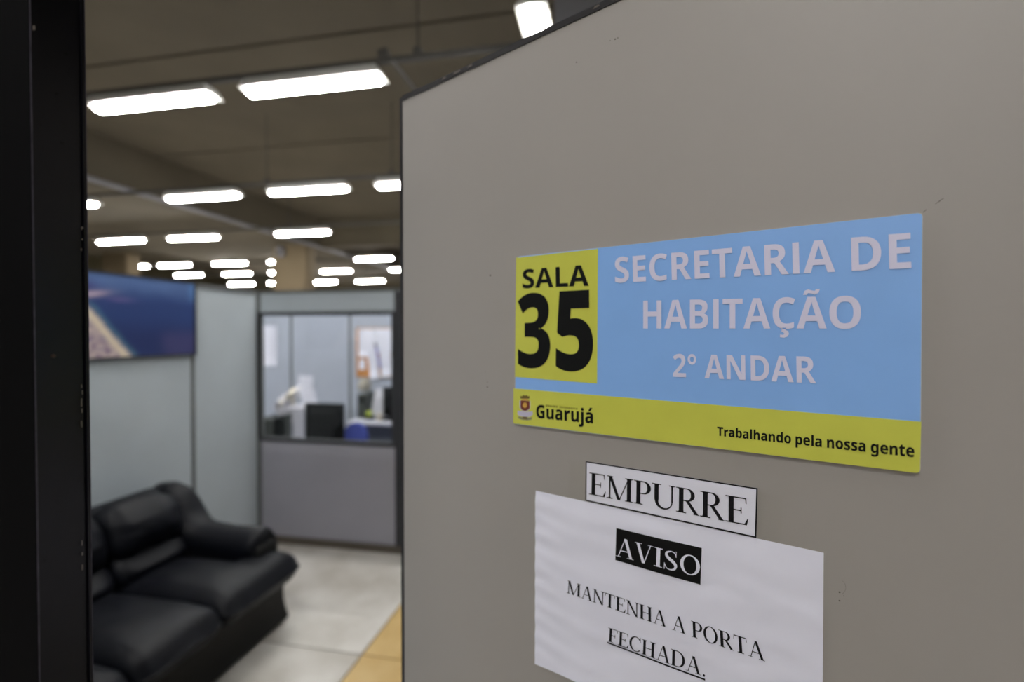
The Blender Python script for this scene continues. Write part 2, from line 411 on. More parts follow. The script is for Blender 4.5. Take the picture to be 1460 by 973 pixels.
for z in (0.25, 1.05, 1.85): hg.cyl(DP(DW + .004, z - .05, -.004), DP(DW + .004, z + .05, -.004), .006, 12)
hg.build('hinge', M['steel'], door)

# ================================================================== THE SIGN AND THE PAPERS
GL = {"S":[551,[[248,-10,193,-7,141,1,92,14,46,33,46,174,72,163,98,153,124,143,152,134,179,125,206,120,233,116,260,115,286,116,308,120,326,127,340,137,350,148,357,161,362,175,363,191,361,210,353,227,340,243,323,256,302,269,278,282,252,295,224,308,211,314,198,320,184,328,170,336,156,344,142,354,128,365,115,377,102,390,90,405,80,420,71,437,64,455,58,476,55,497,54,521,58,566,70,606,91,641,119,671,154,694,196,711,243,721,296,724,324,723,351,721,377,717,403,711,428,704,454,695,481,685,508,674,459,556,435,565,413,574,391,581,371,587,351,592,332,595,311,597,291,598,271,597,253,593,238,587,225,578,215,567,208,555,203,541,202,526,204,508,211,492,221,478,236,466,255,454,278,441,305,427,337,412,363,399,388,386,410,373,431,359,449,344,465,328,478,310,490,292,499,272,506,250,510,225,511,198,507,153,494,113,472,77,443,47,405,22,360,4,307,-6]]],"E":[560,[[90,0,90,714,501,714,501,590,241,590,241,433,483,433,483,309,241,309,241,125,501,125,501,0]]],"C":[637,[[379,-10,326,-7,279,1,236,16,198,36,164,61,135,90,111,125,92,164,77,206,67,253,60,303,58,356,60,408,68,458,80,504,97,547,119,586,145,621,175,651,211,677,250,698,293,712,341,721,393,724,420,723,446,721,473,716,500,711,526,703,552,695,577,685,602,674,553,551,533,560,513,569,493,577,473,584,452,590,432,595,413,597,393,598,352,594,316,582,286,561,260,533,240,498,226,456,217,409,214,355,217,301,225,254,238,213,257,179,281,151,312,132,349,120,393,116,415,117,437,119,459,122,481,126,503,132,526,138,550,146,575,154,575,27,552,18,528,10,505,4,482,-1,458,-5,433,-8,407,-9]]],"R":[660,[[90,0,90,714,298,714,366,711,425,701,474,684,514,661,544,631,566,594,579,551,583,500,582,476,578,454,573,434,565,415,555,397,543,381,530,366,516,353,500,340,484,329,467,320,450,311,660,0,492,0,322,274,241,274,241,0],[241,397,290,397,325,399,354,403,379,411,398,422,412,436,422,453,428,473,430,496,428,520,421,540,411,556,396,569,376,578,351,585,322,589,287,590,241,590]]],"T":[579,[[214,0,214,588,20,588,20,714,559,714,559,588,365,588,365,0]]],"A":[690,[[0,0,252,717,437,717,690,0,527,0,475,170,215,170,163,0],[253,297,439,297,386,463,374,506,358,559,354,572,351,584,348,596,345,606,342,595,339,584,336,571,332,557,316,501,312,488,309,478,306,469,304,463]]],"I":[389,[[32,0,32,86,119,126,119,588,32,628,32,714,357,714,357,628,270,588,270,126,357,86,357,0]]],"D":[740,[[90,0,90,714,314,714,368,712,419,704,465,692,509,674,547,652,582,625,611,593,637,557,656,515,671,470,679,419,682,364,676,279,656,205,624,143,580,92,523,51,456,23,379,6,292,0],[241,125,306,125,402,140,470,184,511,257,525,360,522,416,512,463,496,503,473,535,444,559,409,576,369,587,322,590,241,590]]],"H":[765,[[90,0,90,714,241,714,241,434,524,434,524,714,675,714,675,0,524,0,524,308,241,308,241,0]]],"B":[672,[[90,0,90,714,312,714,379,712,437,704,487,692,528,674,560,650,583,619,596,580,601,533,599,504,594,477,585,452,573,430,557,411,538,396,516,386,491,379,491,374,509,370,525,364,541,357,556,349,570,339,582,327,593,313,602,297,609,279,615,257,618,234,619,207,615,161,602,120,580,85,549,55,511,31,466,14,415,3,357,0],[241,431,329,431,359,432,385,436,405,443,421,452,432,464,440,478,444,494,446,513,444,532,438,548,429,562,416,572,399,580,377,586,351,589,321,590,241,590],[241,125,340,125,371,127,398,132,419,140,435,152,447,166,455,182,460,201,462,222,460,241,455,258,447,273,435,287,418,297,396,305,368,309,335,311,241,311]]],"O":[796,[[398,-10,343,-7,292,2,247,16,207,36,171,61,141,91,115,126,95,165,79,208,67,255,60,305,58,359,60,413,67,463,79,509,95,552,115,591,141,625,171,654,207,680,247,699,292,714,343,722,399,725,454,722,505,714,550,699,590,680,625,654,655,625,681,590,702,552,717,508,729,462,736,412,738,358,736,304,729,254,717,208,702,165,681,126,655,91,625,61,590,36,550,16,505,1,454,-7],[398,117,443,121,481,133,513,153,537,182,555,217,569,258,576,305,579,358,576,411,569,459,555,500,537,535,513,563,481,583,444,595,399,599,354,595,316,583,285,563,260,535,241,500,228,459,220,411,217,358,220,305,228,258,241,217,260,182,285,153,316,133,354,121]]],"N":[813,[[90,0,90,714,281,714,591,179,594,179,593,204,591,229,590,253,589,278,588,303,588,327,587,352,587,376,587,714,723,714,723,0,531,0,220,540,216,540,218,515,220,489,221,464,223,438,224,413,224,387,225,362,225,336,225,0]]],"L":[565,[[90,0,90,714,241,714,241,125,531,125,531,0]]],"G":[724,[[390,-10,315,-4,249,14,192,43,144,84,106,136,80,200,63,273,58,358,61,412,69,463,82,509,102,552,126,591,155,625,189,654,228,679,272,699,320,713,373,721,431,724,459,723,488,721,515,717,543,712,570,706,595,698,620,690,643,680,593,559,576,567,558,575,538,581,518,587,497,592,475,595,453,597,430,598,398,596,368,590,341,581,316,568,293,551,273,532,255,509,241,484,229,455,221,424,216,391,214,355,215,321,219,289,225,259,233,231,244,205,258,183,274,163,293,147,315,133,340,124,369,118,400,116,415,116,430,117,443,118,455,119,466,121,476,122,486,124,496,126,496,275,361,275,361,401,644,401,644,31,616,22,587,14,557,7,528,1,496,-4,463,-7,427,-9]]],"g":[633,[[282,-240,254,-240,226,-238,200,-236,175,-233,150,-229,126,-223,102,-216,78,-208,78,-89,129,-107,182,-121,236,-128,291,-131,341,-123,377,-100,399,-61,406,-7,406,4,406,13,406,21,407,30,408,39,410,71,406,71,391,51,375,34,358,20,339,9,319,1,298,-5,275,-9,251,-10,205,-5,165,9,129,32,100,65,76,105,59,154,48,209,45,272,49,335,59,391,77,440,101,481,132,514,168,537,209,551,255,556,303,551,345,536,382,511,413,476,417,476,429,546,555,546,555,-1,551,-56,538,-104,516,-145,486,-179,447,-206,401,-225,345,-236],[304,107,331,109,354,115,373,125,389,140,401,159,409,184,414,216,416,253,416,271,414,312,409,347,401,375,389,397,373,414,354,426,330,433,302,435,256,425,223,394,204,342,197,270,204,199,224,148,257,117]]],"u":[657,[[269,-10,227,-7,190,2,157,17,128,38,105,65,88,99,78,141,75,190,75,546,224,546,224,227,225,200,229,176,236,156,245,139,257,126,272,117,291,111,312,109,343,112,369,121,390,135,405,156,416,181,424,212,428,248,430,289,430,546,579,546,579,0,465,0,445,70,437,70,423,50,406,34,387,20,366,9,342,1,319,-5,294,-9]]],"a":[604,[[211,-10,176,-7,144,1,116,14,90,33,69,57,54,86,45,122,42,163,46,204,57,239,76,268,103,292,137,310,179,324,229,333,286,337,381,340,381,364,380,384,375,401,368,416,359,427,346,436,332,442,315,446,296,447,276,446,257,444,237,441,218,436,199,429,180,423,161,415,142,407,93,508,116,519,139,529,164,537,191,544,218,550,245,554,273,556,302,557,354,554,399,545,438,530,471,510,496,483,514,449,525,410,529,364,529,0,425,0,396,74,392,74,374,54,356,36,337,22,318,10,297,1,272,-5,243,-9],[267,99,290,101,311,106,331,115,348,128,362,143,373,162,379,183,381,208,381,253,323,251,290,249,262,244,240,236,223,225,211,212,202,197,197,181,195,162,196,146,200,133,206,122,215,114,226,107,238,103,252,100]]],"r":[454,[[78,0,78,546,191,546,213,454,220,454,233,474,249,493,266,510,286,526,308,539,331,549,356,554,383,556,409,555,416,554,423,554,428,553,433,552,422,412,418,413,413,414,408,415,402,416,395,416,389,417,383,417,378,417,359,416,341,414,323,409,305,404,288,396,273,386,260,374,249,360,239,344,232,325,228,303,227,278,227,0]]],"j":[305,[[153,614,137,615,122,618,108,623,96,630,85,640,78,652,73,668,72,687,73,706,78,722,85,735,96,745,108,751,122,756,137,759,153,760,169,759,184,756,197,751,210,745,221,735,228,722,233,706,234,687,233,668,228,652,220,640,210,630,197,623,184,618,169,615],[34,-240,21,-240,8,-239,-5,-238,-19,-237,-32,-235,-44,-233,-54,-230,-64,-228,-64,-111,-55,-113,-47,-115,-38,-116,-30,-118,-22,-119,-13,-119,-4,-120,6,-120,20,-119,34,-116,46,-110,57,-103,66,-93,73,-78,77,-60,78,-37,78,546,227,546,227,-59,226,-83,222,-107,216,-129,208,-150,197,-169,183,-187,166,-202,147,-216,124,-226,97,-234,67,-238]]],"b":[633,[[378,-10,350,-9,324,-5,302,2,284,12,267,23,252,34,239,47,227,60,217,60,192,0,78,0,78,760,227,760,227,583,227,568,227,552,226,537,225,522,224,508,223,495,222,484,221,475,227,475,239,491,253,506,268,520,286,533,306,543,329,550,354,555,382,556,426,552,465,538,500,516,531,485,556,445,574,396,584,339,588,274,584,208,574,151,555,102,530,62,499,31,463,8,423,-5],[336,111,358,114,377,122,394,135,409,154,421,177,429,205,434,238,436,276,434,314,429,346,421,374,409,397,394,414,376,427,356,434,334,437,307,435,285,428,266,417,252,401,242,381,234,356,229,326,227,291,227,275,228,238,233,205,240,177,251,154,265,135,284,122,307,114]]],"l":[305,[[78,0,78,760,227,760,227,0]]],"h":[657,[[78,0,78,760,227,760,227,605,227,585,226,566,226,547,225,528,223,511,222,496,221,485,220,476,228,476,242,496,258,512,275,526,295,537,316,545,338,551,362,555,386,556,428,553,466,544,500,529,529,509,552,481,569,447,579,405,582,356,582,0,433,0,433,319,428,371,411,408,384,430,345,437,314,434,288,425,268,411,252,391,241,365,233,334,229,298,227,257,227,0]]],"n":[657,[[78,0,78,546,192,546,212,476,220,476,234,496,251,512,270,526,292,537,315,545,338,551,363,555,388,556,430,553,467,544,500,529,529,509,552,481,569,447,579,405,582,356,582,0,433,0,433,319,432,347,428,371,421,391,412,408,400,420,385,430,366,435,345,437,314,434,288,425,267,411,252,391,241,365,233,334,229,298,227,257,227,0]]],"d":[633,[[251,-10,208,-6,168,8,133,30,103,62,77,101,59,150,49,207,45,272,49,338,60,395,78,444,103,484,134,516,170,538,210,552,255,556,283,555,309,550,332,543,352,533,370,521,386,507,400,492,412,476,417,476,415,485,414,496,412,508,410,523,408,538,407,553,406,569,406,585,406,760,555,760,555,0,441,0,412,71,406,71,394,55,380,40,365,26,347,14,327,3,305,-4,279,-9],[303,109,332,111,356,118,375,130,390,146,401,166,409,191,414,221,416,255,416,271,414,309,410,342,402,370,392,393,377,411,357,425,331,432,301,435,278,432,257,424,239,411,224,393,212,369,203,341,198,308,196,270,198,232,203,200,212,172,224,150,239,132,258,119,279,112]]],"o":[619,[[308,-10,271,-8,236,-2,203,9,173,23,144,41,119,64,98,90,79,120,64,153,54,190,47,230,45,274,49,338,63,394,85,443,116,483,155,515,200,538,252,551,311,556,348,554,384,548,416,537,447,523,475,505,500,483,521,457,540,428,555,394,566,358,572,318,574,274,570,210,556,154,534,105,502,64,464,32,418,8,366,-5],[310,110,337,113,361,120,380,133,396,152,407,175,415,203,420,236,422,274,420,312,415,345,407,373,396,396,380,413,361,426,337,433,309,436,282,433,258,426,239,413,224,396,212,373,204,345,199,312,197,274,199,236,204,203,212,175,224,152,239,133,258,120,282,113]]],"p":[633,[[78,-240,78,546,199,546,220,475,227,475,239,491,253,506,268,519,286,532,306,543,329,550,354,555,382,556,426,552,465,538,500,516,531,485,556,445,574,396,584,339,588,274,584,209,573,152,555,103,529,62,497,31,462,8,422,-5,378,-10,350,-9,325,-5,303,2,284,12,267,23,252,34,239,47,227,60,219,60,223,39,225,19,227,-1,227,-20,227,-240],[336,111,360,114,380,122,398,135,412,154,422,177,430,205,434,238,436,276,430,346,411,397,379,427,334,437,307,435,285,428,266,417,252,401,242,381,234,356,229,326,227,291,227,275,228,238,233,205,240,177,251,154,265,135,284,122,307,114]]],"e":[591,[[325,-10,285,-8,248,-2,213,7,180,21,150,38,124,59,101,84,81,113,65,146,54,183,47,224,45,269,47,315,53,357,63,395,78,429,95,458,116,484,141,506,168,524,198,538,231,548,266,554,303,556,357,552,404,540,446,520,482,492,511,456,532,413,544,364,548,308,548,236,196,236,199,206,206,180,218,157,234,137,253,121,276,110,302,103,332,101,358,102,383,104,406,107,428,112,450,117,472,125,494,134,517,144,517,29,497,20,476,12,454,5,433,-1,409,-5,383,-8,355,-9],[199,335,408,335,406,359,401,381,393,400,382,418,368,432,350,442,329,448,304,450,283,448,265,443,248,434,233,422,220,406,210,386,203,363]]],"s":[497,[[226,-10,199,-10,173,-8,150,-6,128,-3,108,2,87,7,66,14,46,22,46,145,68,135,92,127,116,119,141,112,166,106,189,102,211,100,231,99,251,100,269,102,283,106,294,112,302,119,307,127,311,136,312,146,312,153,310,159,308,165,305,171,300,177,293,183,283,189,272,196,258,203,240,212,219,221,194,232,170,243,148,254,128,265,110,275,95,287,81,299,70,313,61,328,54,344,49,362,46,382,45,404,49,440,60,470,78,497,104,518,136,535,173,547,214,554,261,556,286,555,311,553,335,550,358,546,381,540,405,533,429,524,453,513,408,406,388,414,369,422,350,428,332,435,314,440,296,443,277,445,259,446,230,444,209,437,197,426,193,410,194,404,195,398,198,392,202,387,207,381,214,376,223,370,235,364,248,357,265,350,284,341,307,332,330,322,351,313,370,303,388,293,404,282,418,270,430,256,441,242,449,225,454,206,458,185,459,162,455,123,444,89,426,59,401,35,368,15,328,1,280,-7]]],"t":[434,[[265,-10,241,-9,219,-6,197,-1,178,6,159,15,143,28,129,43,117,62,107,83,100,109,95,138,94,171,94,434,23,434,23,497,105,547,148,662,243,662,243,546,396,546,396,434,243,434,243,171,244,156,248,144,253,133,261,125,271,118,282,113,294,110,308,109,320,109,333,110,344,112,356,114,368,117,379,120,391,123,402,126,402,15,389,10,375,6,360,1,343,-3,324,-6,305,-8,286,-10]]],"2":[572,[[40,0,40,105,219,286,245,312,268,337,289,359,307,379,322,397,335,414,345,431,354,447,361,463,365,479,368,496,369,513,368,533,363,551,356,565,346,577,333,586,318,593,301,597,282,598,262,597,242,593,222,587,202,579,182,569,162,556,141,542,120,525,38,622,54,635,70,648,86,660,104,672,121,683,141,693,161,702,184,710,207,716,234,720,262,723,293,724,327,722,358,718,387,710,414,699,437,685,458,669,476,650,492,630,504,607,512,583,517,558,519,531,518,502,513,475,506,448,496,424,482,399,467,375,448,351,428,327,404,302,378,276,350,249,320,220,228,134,228,127,539,127,539,0]]],"3":[572,[[244,-10,188,-8,134,0,85,12,38,29,38,157,61,146,85,137,110,129,135,122,159,117,183,113,206,111,228,110,265,112,297,117,322,126,342,138,356,153,366,172,372,193,374,217,373,231,370,245,366,257,359,268,350,277,338,285,324,293,307,299,286,303,262,306,234,308,202,309,148,309,148,425,203,425,234,426,261,428,284,432,304,438,319,444,333,452,343,461,351,472,356,483,360,495,362,507,363,521,362,539,357,555,350,569,340,581,326,590,308,597,287,601,261,602,236,601,213,598,192,592,173,585,154,576,138,567,123,559,109,550,39,654,61,668,85,682,110,693,138,704,167,713,199,719,234,723,272,724,324,721,371,713,411,699,447,680,475,655,495,626,507,592,511,554,508,519,500,488,486,460,467,436,443,416,417,399,388,386,357,376,357,373,397,366,433,355,463,340,488,321,507,298,521,272,529,242,532,208,530,178,524,149,515,122,502,97,484,73,463,52,437,34,408,19,373,6,335,-3,292,-8]]],"5":[572,[[241,-10,213,-9,187,-7,161,-4,136,0,112,6,89,12,68,20,49,29,49,159,68,150,90,141,113,134,138,127,164,121,189,116,213,114,236,113,268,115,295,120,319,128,339,141,354,156,365,176,372,199,374,226,365,273,338,307,294,327,231,334,217,334,203,333,188,331,173,329,159,326,146,323,134,321,123,318,63,350,90,714,477,714,477,586,222,586,209,446,218,448,227,450,236,451,246,453,256,454,269,455,283,456,300,456,332,454,362,450,390,442,416,431,440,417,462,400,480,381,497,358,509,333,519,304,524,273,526,239,522,184,508,135,486,93,454,57,414,27,365,7,307,-6]]]}
GL['I'] = [330, [[90, 0, 90, 714, 241, 714, 241, 0]]]
GL[' '] = [250, []]
def ringp(cx, cy, rx, ry, n=20, a0=0, a1=360):
    return [(cx + rx * math.cos(math.radians(a0 + (a1 - a0) * i / n)), cy + ry * math.sin(math.radians(a0 + (a1 - a0) * i / n))) for i in range(n)]
def flat(pts): return [v for p in pts for v in p]
cedilla = flat([(300, 20), (385, 20), (370, -30), (440, -60), (455, -125), (420, -185), (340, -212), (235, -200), (240, -135), (310, -145), (345, -120), (310, -85), (270, -75)])
tilde = flat([(150, 765), (190, 860), (270, 890), (350, 862), (420, 850), (455, 890), (540, 890), (505, 800), (425, 765), (340, 792), (270, 805), (235, 765)])
acute = flat([(235, 620), (340, 790), (480, 790), (350, 620)])
GL['\u00c7'] = [GL['C'][0], GL['C'][1] + [cedilla]]
GL['\u00c3'] = [GL['A'][0], GL['A'][1] + [tilde]]
GL['\u00e1'] = [GL['a'][0], GL['a'][1] + [acute]]
GL['\u00ba'] = [400, [flat(ringp(190, 560, 160, 165)), flat(ringp(190, 560, 75, 80))]]
def glyph_mesh(ch, bold=0.0):
    """triangulated flat glyph: (verts2d, faces)"""
    if (ch, bold) in glyph_mesh.c: return glyph_mesh.c[(ch, bold)]
    cu = bpy.data.curves.new('g', 'CURVE'); cu.dimensions = '2D'; cu.fill_mode = 'BOTH'; cu.offset = bold
    for sp_ in GL[ch][1]:
        s_ = cu.splines.new('POLY'); n_ = len(sp_) // 2; s_.points.add(n_ - 1)
        for i in range(n_): s_.points[i].co = (sp_[2 * i] / 1000, sp_[2 * i + 1] / 1000, 0, 1)
        s_.use_cyclic_u = True
    o = bpy.data.objects.new('g', cu); me = bpy.data.meshes.new_from_object(o)
    r = ([(v.co.x * 1000, v.co.y * 1000) for v in me.vertices], [list(p_.vertices) for p_ in me.polygons])
    bpy.data.objects.remove(o); bpy.data.curves.remove(cu); bpy.data.meshes.remove(me)
    glyph_mesh.c[(ch, bold)] = r; return r
glyph_mesh.c = {}
# serif capitals drawn as bars and bands on a 662-unit cap height
def bar(x0, y0, x1, y1): return [(x0, y0), (x1, y0), (x1, y1), (x0, y1)]
def stem(xc, w_, serif_t=True, serif_b=True, y0=0, y1=662, sw=95):
    r = [bar(xc - w_ / 2, y0, xc + w_ / 2, y1)]
    if serif_b: r += [bar(xc - sw, y0, xc + sw, y0 + 24), [(xc - w_ / 2 - 22, y0 + 17), (xc + w_ / 2 + 22, y0 + 17), (xc + w_ / 2, y0 + 50), (xc - w_ / 2, y0 + 50)]]
    if serif_t: r += [bar(xc - sw, y1 - 24, xc + sw, y1), [(xc - w_ / 2, y1 - 50), (xc + w_ / 2, y1 - 50), (xc + w_ / 2 + 22, y1 - 17), (xc - w_ / 2 - 22, y1 - 17)]]
    return r
def band(outer, inner):
    return [[outer[i], outer[i + 1], inner[i + 1], inner[i]] for i in range(len(outer) - 1)]
def arc(cx, cy, rx, ry, a0, a1, n=14):
    return [(cx + rx * math.cos(math.radians(a0 + (a1 - a0) * i / n)), cy + ry * math.sin(math.radians(a0 + (a1 - a0) * i / n))) for i in range(n + 1)]
def diag(x0, y0, x1, y1, w_): return [[(x0 - w_ / 2, y0), (x0 + w_ / 2, y0), (x1 + w_ / 2, y1), (x1 - w_ / 2, y1)]]
def bowl(xs_, xc, y0, y1, rx, wt, ht=28):
    cy, ry = (y0 + y1) / 2, (y1 - y0) / 2
    return [bar(xs_, y1 - ht, xc, y1), bar(xs_, y0, xc, y0 + ht)] + band(arc(xc, cy, rx, ry, -90, 90), arc(xc, cy, rx - wt, ry - ht, -90, 90))
def spine(pts, ws):
    P = []
    for i in range(len(pts) - 1):
        p0, p1, p2, p3 = [pts[max(0, min(len(pts) - 1, i + k_))] for k_ in (-1, 0, 1, 2)]
        for t in (0, .25, .5, .75):
            f = lambda k_: 0.5 * (2 * p1[k_] + (p2[k_] - p0[k_]) * t + (2 * p0[k_] - 5 * p1[k_] + 4 * p2[k_] - p3[k_]) * t * t + (3 * p1[k_] - p0[k_] - 3 * p2[k_] + p3[k_]) * t ** 3)
            P.append((f(0), f(1), ws[i] + (ws[i + 1] - ws[i]) * t))
    P.append((*pts[-1], ws[-1])); L, R_ = [], []
    for i, (x_, y_, w_) in enumerate(P):
        a, b = P[max(0, i - 1)], P[min(len(P) - 1, i + 1)]; d = Vector((b[0] - a[0], b[1] - a[1])).normalized()
        L.append((x_ - d.y * w_ / 2, y_ + d.x * w_ / 2)); R_.append((x_ + d.y * w_ / 2, y_ - d.x * w_ / 2))
    return band(L, R_)
TH, TN = 130, 50
SF = {
 'E': (611, stem(165, TH, sw=150)[:1] + [bar(20, 0, 560, 28), bar(20, 634, 545, 662), bar(165, 322, 430, 350), bar(402, 265, 430, 410), [(515, 634), (545, 662), (552, 520), (530, 520)], [(500, 28), (597, 165), (575, 165), (545, 0)][::-1], [(545, 0), (560, 0), (597, 165), (575, 165)]]),
 'F': (556, stem(165, TH, serif_t=False, sw=145) + [bar(20, 634, 535, 662), bar(165, 320, 420, 348), bar(392, 262, 420, 408), [(505, 634), (535, 662), (545, 515), (523, 515)]]),
 'H': (722, stem(150, TH, sw=130) + stem(572, TH, sw=130) + [bar(150, 322, 572, 352)]),
 'I': (333, stem(166, TH, sw=148)),
 'N': (722, stem(120, TN, sw=100) + stem(605, TN, serif_b=False, sw=100) + diag(120, 662, 590, 0, 118)),
 'M': (889, stem(115, TN, sw=100) + stem(745, TH, sw=125) + diag(130, 662, 420, 0, 105) + diag(735, 662, 435, 0, 34)),
 'T': (611, stem(305, TH, serif_t=False, sw=140) + [bar(30, 630, 580, 662), [(30, 662), (60, 632), (38, 500), (17, 500)], [(580, 662), (550, 632), (572, 500), (593, 500)]]),
 'A': (722, diag(118, 0, 360, 674, 32) + diag(605, 0, 370, 674, 112) + [bar(200, 212, 500, 242), bar(15, 0, 215, 18), bar(455, 0, 706, 18)]),
 'V': (722, diag(355, -11, 120, 662, 112) + diag(372, -11, 600, 662, 32) + [bar(15, 644, 270, 662), bar(500, 644, 700, 662)]),
 'P': (556, stem(155, TH, sw=140) + bowl(155, 320, 300, 662, 222, 112)),
 'R': (667, stem(155, TH, sw=140) + bowl(155, 320, 318, 662, 215, 110) + diag(590, 0, 330, 330, 110) + [bar(500, 0, 660, 18)]),
 'D': (722, stem(155, TH, sw=140) + bowl(155, 350, 0, 662, 340, 118, 30)),
 'U': (722, stem(155, TH, serif_b=False, y0=210, sw=140) + stem(615, TN, serif_b=False, y0=210, sw=92) + band(arc(368, 220, 264, 234, 180, 360, 20), [(x_, y_ if y_ > -1 else y_) for x_, y_ in arc(402, 222, 196, 192, 180, 360, 20)])),
 'O': (722, band(arc(361, 331, 327, 345, 0, 360, 36), arc(361, 331, 214, 312, 0, 360, 36))),
 'C': (667, band(arc(360, 331, 332, 345, 38, 318, 30), arc(378, 331, 236, 312, 40, 316, 30)) + [bar(590, 450, 612, 676), [(560, 560), (612, 500), (612, 560), (580, 600)]]),
 'S': (556, spine([(455, 500), (400, 610), (275, 646), (140, 590), (115, 500), (190, 405), (350, 300), (445, 190), (400, 60), (260, 12), (130, 50), (60, 180)], [22, 30, 34, 70, 92, 108, 112, 98, 70, 34, 32, 22]) + [bar(440, 470, 460, 676), bar(45, -14, 65, 210)]),
 '.': (250, [[(125 + 52 * math.cos(a * .628), 44 + 52 * math.sin(a * .628)) for a in range(10)]]),
 ' ': (250, []),
}
def text_mesh(s, serif=False, bold=0.0):
    """verts in a 0..1 by 0..1 frame: baseline 0, cap height 1"""
    V, Fc = [], []; x_ = 0; cap_ = 662 if serif else 714
    for ch in s:
        if serif:
            adv, polys = SF[ch]
            for pl in polys:
                o = len(V); V += [(p_[0] + x_, p_[1]) for p_ in pl]; Fc.append(list(range(o, o + len(pl))))
        else:
            adv = GL[ch][0]; v_, f_ = glyph_mesh(ch, bold) if GL[ch][1] else ([], [])
            o = len(V); V += [(a + x_, b) for a, b in v_]; Fc += [[i + o for i in f__] for f__ in f_]
        x_ += adv
    lo = min(v_[0] for v_ in V); hi = max(v_[0] for v_ in V)
    return [((v_[0] - lo) / (hi - lo), v_[1] / cap_) for v_ in V], Fc
def text_on_door(s, quad, m, parent, off, serif=False, name='lettering', wave=None, bold=0.0, label=None):
    """quad: bottom-left, bottom-right, top-right, top-left of the letters' baseline box"""
    BL, BR, TR, TL = [Vector(dpx(*q_)) for q_ in quad]
    V, Fc = text_mesh(s, serif, bold)
    mb = MB(); vs_ = []
    for u, v in V:
        p_ = (BL * (1 - u) + BR * u) * (1 - v) + (TL * (1 - u) + TR * u) * v
        vs_.append(DP(p_.x, p_.y, off + (wave(p_.x, p_.y) if wave else 0)))
    # thin solid print: front and back skins
    mb.add(vs_, Fc)
    o = mb.build(name, m, parent, label, fix=False)
    return o
Z1 = lambda x_, y_: (720 + x_ * 620 / 1460, 290 + y_ * 620 / 1460)
Z2 = lambda x_, y_: (740 + x_ * 480 / 1403, 640 + y_ * 480 / 1403)
def quad_prism(q_, off, th, dpt=True):
    pts_ = [Vector(dpx(*p_)) for p_ in q_]
    return MB().prism([DP(p_.x, p_.y, off) for p_ in pts_], nv * th)

sign = thing('door_sign', 'blue and yellow room sign reading SALA 35 on the open door', 'sign', DP(*dpx(735, 605)))
qs = [(735.2, 604.5), (1311.8, 674.5), (1315.2, 304.2), (739.5, 366.5)]
b0 = [Vector(dpx(*p_)) for p_ in qs]
# board with slightly rounded corners
def rounded(q_, r):
    out = []
    for i in range(4):
        p_, a, b = q_[i], q_[i - 1], q_[(i + 1) % 4]; ua, ub = (a - p_).normalized(), (b - p_).normalized()
        for k_ in range(5):
            t = k_ / 4; out.append((p_ + ua * r) * (1 - t) ** 2 + p_ * 2 * t * (1 - t) + (p_ + ub * r) * t ** 2)
    return out
rb = rounded(b0, 0.0035)
MB().prism([DP(p_.x, p_.y, 0.0) for p_ in rb], nv * .0028).build('board', M['foam'], sign)
cB = sum(b0, Vector((0, 0))) / 4
ins = [cB + (p_ - cB) * 0.9985 for p_ in rb]
MB().prism([DP(p_.x, p_.y, .0028) for p_ in ins], nv * .0002).build('blue_print', M['blue'], sign)
quad_prism([Z1(38, 583), Z1(313, 605), Z1(316, 154), Z1(42, 184)], .003, .00015).build('yellow_panel', M['yellow'], sign)
yb = [Vector(dpx(*Z1(*p_))) for p_ in ((32, 738.5), (1392, 904.5), (1396, 732), (33, 621))]
MB().prism([DP(p_.x, p_.y, .003) for p_ in (rounded(yb, .0033)[:10] + yb[2:])], nv * .00015).build('yellow_band', M['yellow'], sign)
L = 0.0035
text_on_door('SECRETARIA DE', [Z1(374, 268), Z1(1363, 219), Z1(1360, 101), Z1(372, 184)], M['lilac'], sign, L)
text_on_door('HABITA\u00c7\u00c3O', [Z1(468, 421), Z1(1195, 421), Z1(1195, 312), Z1(468, 328)], M['lilac'], sign, L)
text_on_door('2\u00ba ANDAR', [Z1(567, 582), Z1(1046, 604), Z1(1044, 515), Z1(567, 506)], M['lilac'], sign, L)
text_on_door('SALA', [Z1(64, 286), Z1(286, 278), Z1(284, 208), Z1(64, 224)], M['ink'], sign, L)
text_on_door('3', [Z1(48, 546), Z1(157, 548), Z1(157, 305), Z1(48, 312)], M['ink'], sign, L, bold=.012)
text_on_door('5', [Z1(175, 552), Z1(301, 557), Z1(299, 298), Z1(178, 304)], M['ink'], sign, L, bold=.02)
text_on_door('Guaruj\u00e1', [Z1(110, 719), Z1(300, 738), Z1(300, 692), Z1(110, 676)], M['ink'], sign, L, bold=.008)
text_on_door('Trabalhando pela nossa gente', [Z1(715, 778), Z1(1373, 850), Z1(1373, 810), Z1(715, 749)], M['ink'], sign, L, bold=.008)
# town crest, from crown to base
cz = lambda x_, y_: (725 + x_ * 140 / 1460, 540 + y_ * 140 / 1460)
def crest(pts_, m, off):
    q_ = [Vector(dpx(*cz(*p_))) for p_ in pts_]; return MB().prism([DP(p_.x, p_.y, off) for p_ in q_], nv * .00008).build('crest_piece', m, sign)
crest([(200, 295), (195, 255), (225, 262), (240, 240), (265, 255), (290, 240), (305, 262), (335, 258), (330, 295)], M['olive'], .00315)
crest([(205, 322), (230, 296), (300, 298), (325, 325)], M['gold'], .0032)
crest([(185, 320), (345, 330), (345, 440), (310, 475), (265, 490), (218, 470), (185, 430)], M['pale'], .00315)
crest([(200, 322), (335, 330), (335, 440), (300, 468), (265, 478), (225, 462), (200, 430)], M['red'], .00325)
crest([(265 + 34 * math.cos(a * .628), 392 + 42 * math.sin(a * .628)) for a in range(10)], M['gold'], .00335)
crest([(155, 470), (215, 480), (265, 492), (320, 488), (378, 482), (385, 530), (340, 565), (270, 572), (195, 555), (158, 530)], M['pale'], .0032)
